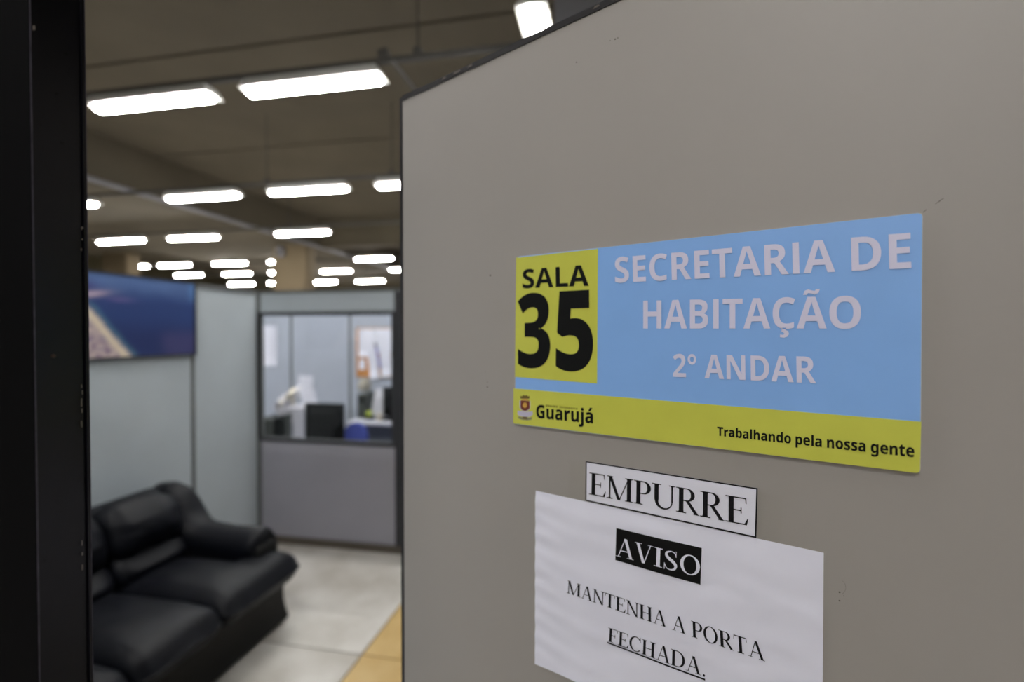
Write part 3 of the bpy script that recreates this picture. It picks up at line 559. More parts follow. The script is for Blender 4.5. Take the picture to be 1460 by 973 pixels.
crest([(165, 560), (215, 568), (265, 574), (320, 578), (372, 570), (365, 605), (300, 618), (220, 608), (170, 590)], M['greyc'], .0032)
crest([(232, 560), (300, 565), (296, 602), (238, 598)], M['olive'], .0033)
# faint small line of print over the town name, too small to read
mb = MB(); rr = random.Random(5); x_ = 575
while x_ < 1040:
    wd = rr.uniform(12, 26); y_ = 378 + (x_ - 575) * .105
    q_ = [Vector(dpx(*cz(*p_))) for p_ in ((x_, y_ + 34), (x_ + wd, y_ + 34 + wd * .1), (x_ + wd, y_ + 6 + wd * .1), (x_, y_ + 6))]
    mb.prism([DP(p_.x, p_.y, .0032) for p_ in q_], nv * .00005); x_ += wd + (30 if rr.random() < .12 else 9)
mb.build('fine_print', M['inkolive'], sign)

# EMPURRE strip
lab = thing('push_label', 'white strip reading EMPURRE in a thin black border under the room sign', 'label', DP(*dpx(*Z2(278, 215))))
ql = [Z2(278, 216), Z2(990, 371), Z2(996, 164), Z2(280, 51)]
quad_prism(ql, .0008, .0002).build('paper_strip', M['paper'], lab)
a4 = [Vector(dpx(*p_)) for p_ in ql]; cl = sum(a4, Vector((0, 0))) / 4
hw = 0.0013
def inset(q_, d_):
    out = []
    for i in range(4):
        ua = (q_[i - 1] - q_[i]).normalized(); ub = (q_[(i + 1) % 4] - q_[i]).normalized(); out.append(q_[i] + (ua + ub) * d_)
    return out
inn = inset(a4, hw); mb = MB()
for i in range(4):
    j = (i + 1) % 4; mb.prism([DP(p_.x, p_.y, .0011) for p_ in (a4[i], a4[j], inn[j], inn[i])], nv * .0001)
mb.build('border', M['inkgrey'], lab)
text_on_door('EMPURRE', [Z2(294, 189), Z2(957, 320), Z2(957, 207), Z2(296, 98)], M['inkgrey'], lab, .0014, True)

# AVISO sheet: slightly wavy paper
def wave(t, z):
    e = max(0.0, 1 - (t - tA) / 0.05)
    return 0.0010 + 0.0009 * (0.5 + 0.5 * math.sin(z * 300 + 3 * math.sin(t * 25))) * (0.3 + e) * 0.6 + 0.0011 * noise.noise(Vector((t * 22, z * 40, 2)))
qn = [Z2(68, 895), Z2(1262, 1420), Z2(1270, 434), Z2(70, 175)]
n4 = [Vector(dpx(*p_)) for p_ in qn]; tA = min(p_.x for p_ in n4)
wave0 = lambda t, z: wave(t, z) - 0.0
no = thing('notice_sheet', 'white paper notice headed AVISO, MANTENHA A PORTA FECHADA, below the push strip', 'notice', DP(n4[0].x, n4[0].y))
NX, NY = 70, 60; vs = []; fs = []
for off in (0.0, -0.00015):
    for j in range(NY + 1):
        for i in range(NX + 1):
            u, v = i / NX, j / NY
            p_ = (n4[0] * (1 - u) + n4[1] * u) * (1 - v) + (n4[3] * (1 - u) + n4[2] * u) * v
            under = 1.0 if v < .93 else max(0.3, 1 - (v - .93) * 12)
            vs.append(DP(p_.x, p_.y, wave(p_.x, p_.y) * under * (1 if v < .93 else 1) + off))
Q = (NX + 1) * (NY + 1)
for j in range(NY):
    for i in range(NX):
        a = j * (NX + 1) + i; fs.append((a, a + 1, a + NX + 2, a + NX + 1)); fs.append((a + Q, a + NX + 1 + Q, a + NX + 2 + Q, a + 1 + Q))
MB().add(vs, fs, True).build('sheet', M['paper'], no, fix=False)
def strip_on(q_, m, name, off, nx=16):
    B = [Vector(dpx(*p_)) for p_ in q_]; vs_ = []; fs_ = []
    for i in range(nx + 1):
        for v in (0, .5, 1):
            u = i / nx; p_ = (B[0] * (1 - u) + B[1] * u) * (1 - v) + (B[3] * (1 - u) + B[2] * u) * v
            vs_.append(DP(p_.x, p_.y, wave(p_.x, p_.y) + off))
    for i in range(nx):
        for k_ in (0, 1): a = 3 * i + k_; fs_.append((a, a + 3, a + 4, a + 1))
    return MB().add(vs_, fs_).build(name, m, no, fix=False)
strip_on([Z2(403, 463), Z2(757, 566), Z2(763, 413), Z2(408, 329)], M['ink'], 'black_heading_bar', .0005)
text_on_door('AVISO', [Z2(405, 444), Z2(755, 533), Z2(757, 452), Z2(408, 368)], M['paper'], no, .0009, True, wave=wave)
text_on_door('MANTENHA A PORTA', [Z2(203, 598), Z2(1026, 884), Z2(1020, 812), Z2(205, 547)], M['inkgrey'], no, .0007, True, wave=wave)
text_on_door('FECHADA.', [Z2(372, 799), Z2(777, 949), Z2(777, 880), Z2(375, 743)], M['inkgrey'], no, .0007, True, wave=wave)
strip_on([Z2(370, 808), Z2(777, 964), Z2(777, 957), Z2(370, 802)], M['inkgrey'], 'underline', .0007)
tp = quad_prism([(811.5, 707), (1113, 771), (1116, 708), (813.5, 655)], .0022, .00005).build('adhesive_tape', M['tape'])
tag(tp, 'wide clear adhesive tape laid over the EMPURRE strip', 'tape')

# ================================================================== LIGHTS
ZL = CAM_H + 2.03
LW, LL, LH = 0.20, 1.24, 0.075
ORD = ['first', 'second', 'third', 'fourth', 'fifth', 'sixth']
def make_light(loc):
    t = thing('ceiling_light', '', 'ceiling light', loc)
    x, y, z = loc; W, Ln = LW / 2, LL / 2
    MB().add([(x - Ln - .01, y - W, z + .03), (x + Ln + .01, y - W, z + .03), (x + Ln + .01, y + W, z + .03), (x - Ln - .01, y + W, z + .03),
              (x - Ln + .03, y - W + .03, z + .11), (x + Ln - .03, y - W + .03, z + .11), (x + Ln - .03, y + W - .03, z + .11), (x - Ln + .03, y + W - .03, z + .11)],
             [(0, 3, 2, 1), (4, 5, 6, 7), (0, 1, 5, 4), (1, 2, 6, 5), (2, 3, 7, 6), (3, 0, 4, 7)]).build('housing', M['housing'], t)
    MB().rbox((x, y, z + .012), (Ln - .02, W * .46, .018), .017, 3).build('diffuser', M['diffuser'], t)
    for s_ in (-1, 1): MB().box(x + s_ * .4 - .015, x + s_ * .4 + .015, y - .015, y + .015, z + .10, z + .16).build('hanger', M['rail'], t)
    return t
proto = None
def light(x, y, label, rot=0.0, group='fluorescent ceiling lights of the hall'):
    global proto
    if proto is None: o = proto = make_light(Vector((x, y, ZL)))
    else: o = copy_tree(proto); o.location = (x, y, ZL)
    o.rotation_euler = (0, 0, rot); o['label'] = label; o['group'] = group; ORG[o.name] = Vector(o.location); return o
cx = lambda px, y: at_y(px, 300, y).x
HL = LL / 2
rows = [
    (3.735, None, [cx(546, 3.735) - HL, cx(306, 3.735) - HL, cx(306, 3.735) - HL - 1.55]),
    (6.43, None, [cx(496, 6.43) - HL, cx(341, 6.43) - HL, cx(137, 6.43) - HL, cx(538, 6.43) + HL]),
    (9.35, (431, 334), [cx(431, 9.35), cx(275, 9.35), cx(172, 9.35), cx(431, 9.35) + 3.1]),
    (14.2, (430, 373.5), [cx(533, 14.2), cx(407, 14.2), cx(327, 14.2), cx(248, 14.2), cx(189, 14.2)]),
    (17.2, (430, 389), [cx(479, 17.2), cx(404, 17.2), cx(337, 17.2), cx(268, 17.2), cx(556, 17.2) + HL]),
    (19.3, (430, 404), [cx(527, 19.3), cx(460, 19.3), cx(400, 19.3), cx(343, 19.3)]),
]
for r, (y, ref, xs_) in enumerate(rows):
    xs_ = sorted(xs_); zz = at_y(ref[0], ref[1], y).z if ref else ZL
    for i, x in enumerate(xs_):
        if r == 0 and i == 0: lb = 'lit ceiling light at the far left end of the nearest row, behind the door frame'
        elif r == 0: lb = 'large lit ceiling light of the nearest row, ' + ('cut by the black door frame' if i == 1 else 'just left of the door top corner')
        else: lb = 'lit ceiling light, %s from the left in the %s row back' % (ORD[i], ORD[r])
        light(x, y, lb).location.z = zz
p0 = at_z(757, 14, ZL)
light(p0.x, p0.y + HL, 'lit ceiling light set lengthwise, showing above the door top edge', math.pi / 2)
for x, y, nm in ((-1.9, 0.9, 'over the doorway inside the room'), (-0.15, -1.2, 'nearest one over the corridor'), (-0.15, -3.9, 'right one of the corridor far end'), (-1.7, -3.9, 'left one of the corridor far end')):  # unseen ceiling lights, added to light the door and the room
    light(x, y, 'added lit ceiling light out of view, ' + nm)
# channels that carry the lights
def channel(x0, x1, y, label, z, rods):
    t = thing('cable_channel', label, 'cable channel', ((x0 + x1) / 2, y, z))
    MB().box(x0, x1, y - .02, y + .02, z - .02, z + .02).build('channel', M['rail'], t)
    for x in rods:
        MB().cyl((x, y, z + .02), (x, y, (Z_TOP if x > XB + .1 else CAM_H + 2.4) - .004), .008, 6).box(x - .03, x + .03, y - .03, y + .03, z + .02, z + .07).build('drop_rod', M['rail'], t)
    return t
channel(at_y(596, 75, 3.735).x - 9.0, 1.6, 3.735, 'dark metal cable channel across the ceiling above the nearest lights', CAM_H + 2.19, [at_y(596, 75, 3.735).x, at_y(596, 75, 3.735).x + 2.6])
for r, (y, ref, _x) in enumerate(rows):
    if r == 0: continue
    zz = min((at_y(ref[0], ref[1], y).z if ref else ZL) + .16, CAM_H + 2.32)
    rd = {1: [cx(381, y), cx(559, y)], 2: [cx(412, y)], 3: [cx(455, y)], 4: [cx(520, y)], 5: [cx(500, y)]}[r]
    channel(-16.0 if y > 9.5 else -12.0, 3.0, y, 'dark metal cable channel across the ceiling over the %s row of lights' % ORD[r], zz, rd)
t = thing('cable_channel', 'dark metal cable channel running back from the door top corner', 'cable channel', (-1.67, 12, CAM_H + 2.13))
MB().box(-1.68, -1.66, 3.62, 20.0, CAM_H + 2.11, CAM_H + 2.14).build('channel', M['rail'], t)
c = at_y(548, 80, 3.735)
jx = thing('junction_box', 'small dark junction box on the nearest ceiling channel', 'junction box', (c.x, 3.735, CAM_H + 2.21))
MB().box(c.x - .04, c.x + .04, 3.70, 3.77, CAM_H + 2.21, CAM_H + 2.27).build('box_body', M['rail'], jx)
MB().cyl((c.x, 3.735, CAM_H + 2.27), (c.x, 3.735, CAM_H + 2.29), .02, 10).build('cable_gland', M['rail'], jx)

# ================================================================== PICTURE
PY0, PY1 = 1.30, 2.945
pz1, pz0 = at_x(276, 403, XL).z - .012, at_x(276, 504, XL).z
NX, NY = 180, 56
pic = thing('wall_picture', 'wide aerial picture of a blue sea and sandy coastline on the left partition', 'picture', (XL, (PY0 + PY1) / 2, pz0))
MB().box(XL + .003, XL + .021, PY0, PY1, pz0, pz1).build('backing_board', M['steel'], pic)
fr = MB().box(XL + .003, XL + .028, PY0 - .012, PY1, pz0 - .012, pz0).box(XL + .003, XL + .028, PY0 - .012, PY1, pz1, pz1 + .01)
fr.box(XL + .003, XL + .028, PY0 - .012, PY0, pz0, pz1).box(XL + .003, XL + .028, PY1, PY1 + .012, pz0 - .012, pz1 + .01).build('frame', M['steel'], pic)
me_v = []; me_f = []; cols = []
def smooth(a, b, x): t = max(0, min(1, (x - a) / (b - a))); return t * t * (3 - 2 * t)
def mixc(a, b, t): return tuple(a[i] + (b[i] - a[i]) * t for i in range(3))
def coast(py, pz):
    """printed picture: u = px-like position measured along the print, v from top"""
    u = (py - 2.16) / (2.945 - 2.16); v = (pz1 - pz) / (pz1 - pz0)       # u 0 at the door frame's edge in the photograph, 1 at the right end
    n1 = noise.noise(Vector((u * 6, v * 6, 0))); n2 = noise.noise(Vector((u * 20, v * 20, 3)))
    c = mixc(lin((92, 120, 172)), lin((44, 66, 122)), smooth(0.0, 0.35, v + .04 * n1))
    c = mixc(c, lin((38, 52, 104)), smooth(.45, .8, v))
    c = mixc(c, lin((104, 152, 214)), .6 * smooth(.9, 1, u) * (1 - smooth(.1, .35, v)))
    c = mixc(c, lin((74, 72, 120)), .7 * smooth(.62, .75, u + .03 * n1) * smooth(.6, .8, v))
    # coast: shoreline runs down to the right
    shore = 0.055 + 0.36 * max(0, (v - .33) / .67) ** .95 + .015 * n1
    land = smooth(shore + .02, shore - .02, u) * smooth(.28, .36, v)
    landc = mixc(lin((150, 130, 150)), lin((214, 196, 190)), .5 + .9 * n2)
    landc = mixc(landc, lin((110, 98, 150)), smooth(.1, .5, noise.noise(Vector((u * 9, v * 11, 9)))))
    beach = 1 - smooth(0.0, .06, abs(u - shore + .05))
    landc = mixc(landc, lin((236, 222, 196)), beach)
    c = mixc(c, lin((90, 140, 160)), .5 * (1 - smooth(0, .06, abs(u - shore - .02))) * smooth(.3, .4, v))
    c = mixc(c, landc, land)
    head = math.exp(-((u - .10) / .13) ** 2 - ((v - .26 + .25 * (u - .1)) / .035) ** 2)
    c = mixc(c, lin((196, 176, 196)), min(1, 1.1 * head))
    head2 = math.exp(-((u - .03) / .12) ** 2 - ((v - .16) / .06) ** 2)
    c = mixc(c, lin((80, 66, 130)), .7 * head2)
    isle = math.exp(-((u - .33) / .10) ** 2 - ((v - .30) / .03) ** 2)
    c = mixc(c, lin((120, 104, 160)), .6 * isle)
    if u < -.02:
        c = mixc(c, lin((96, 110, 82)), smooth(.1, .6, .4 + n1) * smooth(.3, .4, v))
    return c
for j in range(NY + 1):
    for i in range(NX + 1):
        y = PY0 + (PY1 - PY0) * i / NX; z = pz0 + (pz1 - pz0) * j / NY
        me_v.append((XL + .0215, y, z)); cols.append(coast(y, z))
for j in range(NY):
    for i in range(NX):
        a = j * (NX + 1) + i; me_f.append((a, a + 1, a + NX + 2, a + NX + 1))
pr = MB().add(me_v, me_f).build('printed_image', M['poster'], pic, fix=False)
ca = pr.data.color_attributes.new('print', 'FLOAT_COLOR', 'POINT')
for i, c in enumerate(cols): ca.data[i].color = (max(0, c[0]), max(0, c[1]), max(0, c[2]), 1)

# ================================================================== SOFA
def V3(*a): return Vector(a)
SX = XL + 0.035
sofa = thing('sofa', 'black leather sofa with rolled arms against the left partition', 'sofa', (SX + .45, 1.80, 0))
FX = -1.90
ARM0, ARM1 = 2.44, 2.68
NEAR0, NEAR1 = 0.92, 1.16
def curved_base(u):
    return (0.035 * (u.z * u.z) * (1 if u.x > 0 else 0) * max(0, u.x), 0.012 * u.z * u.z * (1 if u.y > 0 else -1) * abs(u.y), 0)
MB().rbox(V3((SX + FX) / 2, (NEAR0 + ARM1) / 2, 0.165), (abs(FX - SX) / 2 - .02, (ARM1 - NEAR0) / 2 - .03, 0.155), .03, 8, puff=curved_base).build('base', M['leather_base'], sofa)
for fx in (SX + .07, FX - .07):
    for fy in (NEAR0 + .08, ARM1 - .08): MB().cyl((fx, fy, 0), (fx, fy, .03), .022, 12, .028).build('foot', M['plastic'], sofa)
# seat cushions, the end ones lapping in front of the arms
seams = [1.16, 1.60, 2.055, 2.47]
def seat(y0, y1, lap0, lap1):
    c = V3(-2.17, (y0 + y1) / 2, .345); h = (.355, (y1 - y0) / 2 - .002, .085)
    def pf(u):
        z = .028 * (1 - u.x ** 2) * (1 - u.y ** 4) * (1 if u.z > 0 else 0) + .006 * noise.noise(Vector((u.x * 2, u.y * 2 + y0 * 5, u.z)))
        x = .018 * (1 - u.z ** 2) * (1 if u.x > .5 else 0)
        fr_ = max(0, (u.x - .35) / .65)
        y = (lap1 * max(0, u.y) - lap0 * max(0, -u.y)) * smooth(.30, .55, u.x)
        z -= .018 * fr_ ** 2 * (1 if u.z > 0 else 0)
        return (x, y, z)
    MB().rbox(c, h, .06, 16, puff=pf).build('seat_cushion', M['leather'], sofa)
seat(seams[0], seams[1], .20, 0); seat(seams[1], seams[2], 0, 0); seat(seams[2], seams[3], 0, .185)
# back: frame, lower lumbar rolls, upper cushions leaning back
def lean(p, k=0.28): return V3(p[0] - k * (p[2] - .42), p[1], p[2])
class Lean:
    def __matmul__(s, p): return lean(p)
LT = Lean()
def fpuff(u): 
    e = max(0, abs(u.y) - .72) / .28
    return (0, 0, -.05 * e * e * (1 if u.z > 0 else 0))
MB().rbox(V3(SX + .115, (NEAR0 + ARM1) / 2, .44), (.10, (ARM1 - NEAR0) / 2 - .01, .35), .08, 14, puff=fpuff).build('back_frame', M['leather'], sofa)
for i in range(3):
    y0, y1 = seams[i] - (.01 if i == 0 else 0), seams[i + 1] + (.03 if i == 2 else 0)
    c = V3(-2.50, (y0 + y1) / 2, .475); h = (.09, (y1 - y0) / 2 - .003, .085)
    MB().rbox(c, h, .06, 10, puff=lambda u: (.025 * (1 - u.z ** 2) * (1 - u.y ** 4) * (u.x > 0), 0, 0), T=LT).build('lumbar_roll', M['leather'], sofa)
    c = V3(-2.49, (y0 + y1) / 2, .675); h = (.10, (y1 - y0) / 2 - .003, .135)
    def pb(u, i=i):
        e = max(0, u.y if i == 2 else 0); e0 = max(0, -u.y if i == 0 else 0)
        return (.025 * (1 - u.z ** 2) * (1 - u.y ** 4) * (u.x > 0) + .008 * noise.noise(Vector((u.y * 2 + i * 4, u.z * 3, 1))), 0,
                .012 * (1 - u.y ** 2) * (u.z > 0) - .05 * max(0, e - .55) - .05 * max(0, e0 - .55))
    MB().rbox(c, h, .08, 14, puff=pb, T=LT).build('back_cushion', M['leather'], sofa)
# side wings sloping from the back to the arms, then the rolled arms
for sgn, y0, y1 in ((1, ARM0, ARM1), (-1, NEAR0, NEAR1)):
    yc = (y0 + y1) / 2; hy = (y1 - y0) / 2
    arm = MB()
    prof = [(-2.72, .80, .75), (-2.63, .81, .85), (-2.57, .79, .95), (-2.52, .735, 1.02), (-2.48, .67, 1.06), (-2.44, .615, 1.06), (-2.38, .585, 1.03), (-2.22, .57, 1.0), (-2.10, .572, 1.03), (-2.04, .575, 1.05), (-2.01, .57, 1.0), (-1.99, .555, .85)]
    prof = [(x, z - .0, s_) for x, z, s_ in prof]
    nseg = 20; vs = []
    for x, zt, s_ in prof:
        for k in range(nseg):
            a = 2 * math.pi * k / nseg; yy = math.cos(a); zz = math.sin(a)
            rr_ = .105 * s_
            if zz >= 0: vs.append((x, yc + yy * rr_ * 1.05, zt - rr_ + zz * rr_))
            else:
                # the roll narrows under its lip, then goes straight down to the base
                t = -zz; vs.append((x - (.02 * t if x > -2.05 else 0), yc + (yy * rr_ * .92 if t < .5 else yy * rr_ * .9), zt - rr_ - t * (.12 if x > -2.05 else .22)))
    fs = []
    for i in range(len(prof) - 1):
        for k in range(nseg): a = i * nseg + k; b = i * nseg + (k + 1) % nseg; fs.append((a, b, b + nseg, a + nseg))
    vs.append((prof[-1][0] + .012, yc, prof[-1][1] - .10)); cidx = len(vs) - 1; o_ = (len(prof) - 1) * nseg
    for k in range(nseg): fs.append((o_ + k, o_ + (k + 1) % nseg, cidx))
    fs.append(list(range(nseg)))
    arm.add(vs, fs, True)
    ao = arm.build('armrest', M['leather'], sofa)
    # disc of piping on the arm's front
    mb = MB(); xx = -1.988; zc = .56 - .10
    ring = [(xx + .004, yc + .088 * math.cos(a_ * math.pi / 12), zc + .088 * math.sin(a_ * math.pi / 12)) for a_ in range(24)]
    for a_, b_ in zip(ring, ring[1:] + ring[:1]): mb.cyl(a_, b_, .005, 6)
    mb.build('piping', M['leather'], ao)
    # arm panel under the roll
    MB().rbox(V3(-2.36, yc, .33), (.40, hy - .02, .17), .04, 6).build('side_panel', M['leather_base'], sofa)

# ================================================================== OFFICE SEEN THROUGH THE WINDOW
def desk(x0, x1, y0, y1, z, label, front=True):
    t = thing('desk', label, 'desk', ((x0 + x1) / 2, (y0 + y1) / 2, 0))
    MB().box(x0, x1, y0, y1, z - .03, z, bev=.004).build('desk_top', M['desk'], t)
    for x in (x0 + .03, x1 - .06): MB().box(x, x + .03, y0 + .05, y1 - .05, 0, z - .03).build('side_panel', M['desk_dark'], t)
    MB().box(x0 + .06, x1 - .06, y0 + .06, y0 + .08, .25, z - .03).build('modesty_panel', M['desk_dark'], t)
    return t
D1 = .66
desk(-3.5, -1.62, 3.72, 4.44, D1, 'pale desk right behind the window, under the middle monitor')
D2 = .745
x2 = at_y(509, 606, 5.2).x - .02
desk(x2, x2 + 1.9, 5.0, 5.70, D2, 'pale desk against the far office wall, right of the blue chair')
def monitor(x0p, x1p, top, y, zdesk, label, turn=0.0):
    a, b = at_y(x0p, top, y), at_y(x1p, top, y); cx_ = (a.x + b.x) / 2; wd = (b.x - a.x); zt = at_y((x0p + x1p) / 2, top, y).z
    t = thing('monitor', label, 'monitor', (cx_, y, zdesk)); hh = (zt - zdesk) * .45
    T_ = None
    MB().rbox((cx_, y, zt - hh), (wd / 2, .018, hh), .012, 4).build('casing', M['plastic'], t)
    MB().rbox((cx_, y - .028, zt - hh), (wd * .33, .02, hh * .62), .018, 4).build('rear_cover', M['plastic'], t)
    MB().box(cx_ - .035, cx_ + .035, y - .04, y - .01, zdesk + .01, zt - hh).build('stand_neck', M['plastic'], t)
    MB().rbox((cx_, y - .01, zdesk + .008), (.12, .09, .008), .007, 3).build('stand_foot', M['plastic'], t)
    MB().box(cx_ - wd / 2 + .015, cx_ + wd / 2 - .015, y + .0175, y + .019, zt - 2 * hh + .015, zt - .015).build('screen', mat('dark_screen', (16, 17, 20), 0.2), t)
    return t
mo = monitor(435.5, 491, 575, 4.25, D1, 'black monitor seen from behind through the middle of the window')
monitor(546, 575, 552, 5.25, D2, 'black monitor on the far desk, at the window right edge')
# blue chair between the desks
q = at_y(508, 603, 4.5); q0 = at_y(492, 603, 4.5); q1 = at_y(524, 603, 4.5)
ch = thing('office_chair', 'blue fabric office chair behind the black middle monitor', 'chair', (q.x, 4.72, 0))
hw_ = (q1.x - q0.x) / 2
dome = [(q.x + hw_ * math.cos(math.radians(a)), 4.47, q.z - .13 + .13 * math.sin(math.radians(a))) for a in range(0, 181, 12)] + [(q.x - hw_ * .9, 4.47, q.z - .36), (q.x + hw_ * .9, 4.47, q.z - .36)]
MB().prism(dome, (0, .05, 0)).build('backrest', M['fabric'], ch)
MB().rbox((q.x, 4.74, .46), (.21, .20, .04), .035, 5).build('seat', M['fabric'], ch)
MB().box(q.x - .025, q.x + .025, 4.53, 4.55, .42, q.z - .15).build('back_bar', M['plastic'], ch)
MB().cyl((q.x, 4.73, .1), (q.x, 4.73, .43), .025, 12).build('gas_column', M['plastic'], ch)
for k in range(5):
    a = k * 2 * math.pi / 5; e = V3(q.x + .22 * math.cos(a), 4.73 + .22 * math.sin(a), .07)
    MB().cyl((q.x, 4.73, .11), e, .02, 8, .014).build('base_arm', M['plastic'], ch)
    MB().cyl(e + V3(-.012, 0, -.045), e + V3(.012, 0, -.045), .025, 12).build('caster', M['plastic'], ch)

# things on the near desk, left of the monitor
def place(px0, px1, y): return at_y(px0, 600, y).x, at_y(px1, 600, y).x
# black file tray
x0, x1 = place(381, 404, 4.1); zt = at_y(392, 592, 4.1).z
ft = thing('file_holder', 'dark upright file holder at the window lower left corner', 'file holder', ((x0 + x1) / 2, 4.09, D1))
MB().prism([V3(x0, 3.96, D1), V3(x0, 4.22, D1), V3(x0, 4.22, zt), V3(x0, 3.96, zt - .1)], (.006, 0, 0)).build('side_panel', M['grey_pl'], ft)
MB().prism([V3(x1 - .006, 3.96, D1), V3(x1 - .006, 4.22, D1), V3(x1 - .006, 4.22, zt), V3(x1 - .006, 3.96, zt)], (.006, 0, 0)).build('side_panel', M['grey_pl'], ft)
MB().box(x0, x1, 3.96, 4.125, D1, zt - .02).box(x0, x1, 3.96, 4.22, D1, D1 + .006).build('front_panel', M['grey_pl'], ft)
for k in range(3):
    xx = x0 + .02 + k * .035; MB().box(xx, xx + .012, 3.98, 4.20, D1 + .008, zt - .01 - .02 * (k % 2)).build('folder', [M['grey_pl'], M['cream'], M['desk_dark']][k], ft)
# white printer with a paper feed leaning back
x0, x1 = place(402, 440, 4.35); zt = at_y(420, 580, 4.35).z
pr_ = thing('printer', 'white desktop printer between file holder and black monitor', 'printer', ((x0 + x1) / 2, 4.4, D1))
MB().prism([V3(x0, 4.25, D1), V3(x1 + .02, 4.25, D1), V3(x1 - .02, 4.25, zt), V3(x0 + .04, 4.25, zt)], (0, .25, 0)).build('body', M['white_pl'], pr_)
c = at_y(413, 611, 4.248); MB().rbox(c, (.03, .004, .045), .003, 3).build('recessed_badge', mat('grey_badge', (140, 140, 156), 0.5), pr_)
pp = [at_y(436, 575, 4.5), at_y(398, 590, 4.5), at_y(391, 578, 4.5), at_y(412, 560, 4.5), at_y(428, 566, 4.5)]
# loose pile of cream papers on the printer
pl = thing('paper_pile', 'untidy pile of cream papers on top of the white printer', 'paper', (pp[1].x, 4.42, zt))
rr = random.Random(11)
for k in range(7):
    u = k / 6; c = at_y(424 - 24 * u, 558 + 12 * u + 5 * (k % 2), 4.36)
    T_ = Matrix.Translation(c + V3(0, 0, -.02 + .015 * math.sin(k))) @ Matrix.Rotation(rr.uniform(-.3, .3), 4, 'Z') @ Matrix.Rotation(-.9 + rr.uniform(-.5, .5), 4, 'Y') @ Matrix.Rotation(.5, 4, 'X')
    MB().rbox((0, 0, 0), (.05, .07, .022), .002, 4, puff=lambda u_, k=k: (0, 0, .015 * math.sin(u_.x * 2 + k)), T=T_).build('sheet_bundle', M['cream'] if k % 3 else M['white_pl'], pl)
# sheets pinned or taped behind
def sheet(x0p, y0p, x1p, y1p, Y, name, label, cat, rot=0.0, m='paper', lines=True):
    a, b = at_y(x0p, y1p, Y), at_y(x1p, y0p, Y); c = (a + b) / 2; T_ = Matrix.Translation(c) @ Matrix.Rotation(rot, 4, 'Y')
    hx, hz = (b.x - a.x) / 2, (b.z - a.z) / 2
    t = thing(name, label, cat, c)
    MB().rbox((0, 0, 0), (hx, .001, hz), .0005, 4, puff=lambda u: (0, -.006 * max(0, -u.z) ** 2 - .002 * u.x ** 2, 0), T=T_).build('sheet', M[m], t)
    return t
sheet(366, 465, 395, 522, YF - .004, 'notice_sheet', 'large white notice on the office wall at the window upper left corner', 'notice')
sheet(425, 536, 446, 564, YF - .006, 'paper_note', 'white paper note on the office wall above the printer', 'note', rot=.04)
sheet(430, 558, 451, 577, YF - .012, 'paper_note', 'curled white paper slip just above the black middle monitor', 'note', rot=-.25)
# cork board with papers
a, b = at_y(509.5, 537, YF), at_y(561, 468, YF)
cb = thing('cork_board', 'small orange cork board on the office wall at the window right', 'board', ((a.x + b.x) / 2, YF, a.z))
MB().box(a.x, b.x, YF - .014, YF - .002, a.z, b.z).build('cork_panel', M['cork'], cb)
fr = MB()
for bx in ((a.x - .007, a.x, a.z - .007, b.z + .007), (b.x, b.x + .007, a.z - .007, b.z + .007), (a.x, b.x, a.z - .007, a.z), (a.x, b.x, b.z, b.z + .007)): fr.box(bx[0], bx[1], YF - .02, YF - .002, bx[2], bx[3])
fr.build('board_frame', mat('pale_wood_frame', (190, 158, 128), 0.6), cb)
for i, (x0p, y0p, x1p, y1p, rot) in enumerate(((511, 469, 534, 509, 0), (533, 469, 559, 503, .01), (512, 513, 521, 527, .05), (526, 495, 539, 540, -.1), (542, 492, 558, 537, -.08))):
    s_ = sheet(x0p, y0p, x1p, y1p, YF - .018 - .002 * i, 'pinned_paper', ['white paper pinned at the cork board upper left', 'white paper pinned at the cork board upper right', 'tiny white note pinned low on the cork board', 'long white paper hanging off the cork board lower middle', 'long white paper hanging at the cork board lower right'][i], 'paper', rot)
c = at_y(538, 504, YF - .06)
mk_ = thing('violet_marker', 'violet marker hanging down between the papers on the cork board', 'marker', c)
e = at_y(542, 525, YF - .06); s_ = at_y(536, 495, YF - .06)
MB().cyl(s_, e, .012, 12).build('barrel', M['purple'], mk_); MB().cyl(s_ + (s_ - e) * .2, s_, .013, 12).build('cap', M['desk_dark'], mk_)
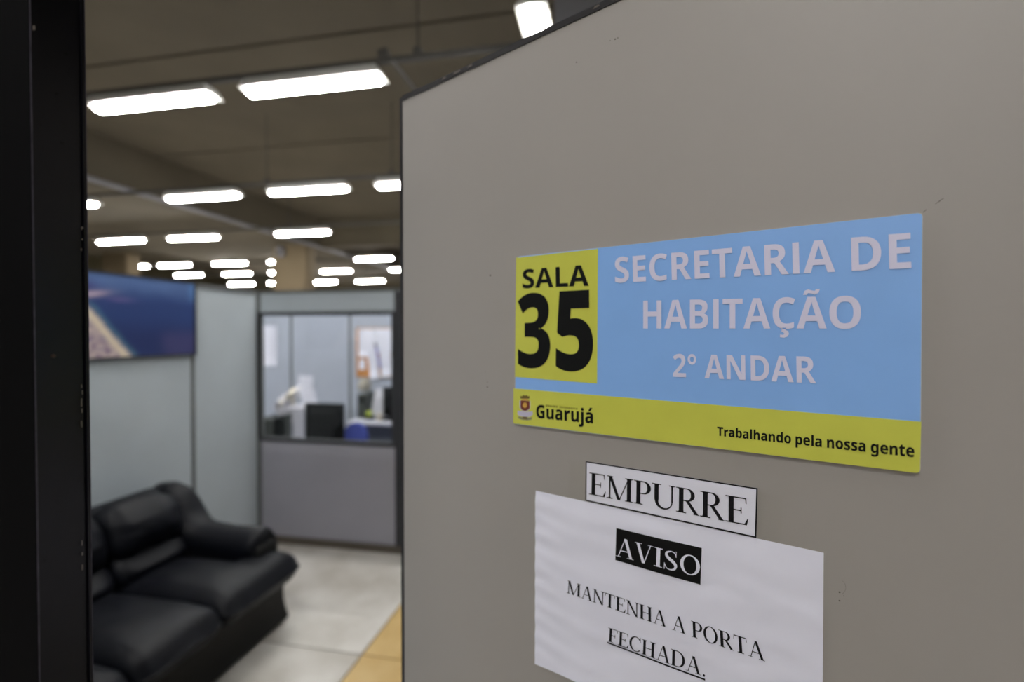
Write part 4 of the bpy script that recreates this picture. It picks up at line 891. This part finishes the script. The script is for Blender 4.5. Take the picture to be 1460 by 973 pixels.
# things on the far desk
x0, x1 = at_y(509, 580, 5.24).x, at_y(522, 580, 5.24).x; zt = at_y(515, 562, 5.24).z
pc = thing('computer_tower', 'dark grey computer tower on the far desk below the cork board', 'computer', ((x0 + x1) / 2, 5.4, D2))
MB().rbox(((x0 + x1) / 2, 5.40, (D2 + zt) / 2), ((x1 - x0) / 2, .16, (zt - D2) / 2), .008, 4).build('case', M['grey_pl'], pc)
MB().box(x0 + .01, x1 - .01, 5.232, 5.24, zt - .09, zt - .05).build('drive_slot', M['plastic'], pc)
c = at_y(520, 553, 5.40)
bg_ = thing('paper_bag', 'beige crumpled paper bag on top of the dark computer tower', 'bag', (c.x, 5.40, zt))
MB().rbox((c.x, 5.40, zt + .078), (.06, .07, .058), .025, 6, puff=lambda u: (.012 * noise.noise(u * 2.5), .01 * noise.noise(u * 3), .02 * noise.noise(u * 2 + Vector((3, 0, 0))))).build('bag_body', M['bag'], bg_)
MB().prism([V3(c.x - .05, 5.37, zt + .14), V3(c.x + .045, 5.37, zt + .14), V3(c.x + .03, 5.37, zt + .165), V3(c.x - .03, 5.39, zt + .16)], (0, .05, 0)).build('folded_top', M['bag'], bg_)
pts = [at_y(526, 602, 5.3), at_y(546, 601, 5.3), at_y(542, 556, 5.3), at_y(529, 557, 5.3)]
dh = thing('document_stand', 'white slanted document stand left of the far desk monitor', 'stand', ((pts[0].x + pts[1].x) / 2, 5.35, D2))
pts[0].z = pts[1].z = D2 + .002
MB().prism([p_ + V3(0, .12 * (i in (2, 3)), 0) for i, p_ in enumerate(pts)], (0, .012, 0)).build('back_plate', M['white_pl'], dh)
MB().box(pts[0].x, pts[1].x, 5.27, 5.30, D2, D2 + .02).build('ledge', M['white_pl'], dh)
MB().prism([V3(pts[0].x + .03, 5.31, D2), V3(pts[0].x + .05, 5.31, D2), V3(pts[0].x + .05, 5.42, D2), V3(pts[0].x + .03, 5.42, D2)], (0, 0, .1)).build('rear_strut', M['white_pl'], dh)
c = at_y(527.5, 590, 5.2); c.z = D2
ml = thing('tape_dispenser', 'small lime green desk object with a black base before the document stand', 'dispenser', c)
MB().rbox(c + V3(0, 0, .018), (.055, .035, .018), .012, 4).build('base', M['plastic'], ml)
MB().cyl(c + V3(-.01, -.02, .065), c + V3(-.01, .02, .065), .032, 16).build('reel', M['lime'], ml)
c = at_y(541, 601, 5.12); c.z = D2
cu_ = thing('cup', 'small cream cup on the far desk front edge', 'cup', c)
MB().cyl(c, c + V3(0, 0, .075), .026, 20, .036).build('cup_body', M['cream'], cu_)
MB().cyl(c + V3(0, 0, .075), c + V3(0, 0, .082), .039, 20).build('lid', M['cream'], cu_)
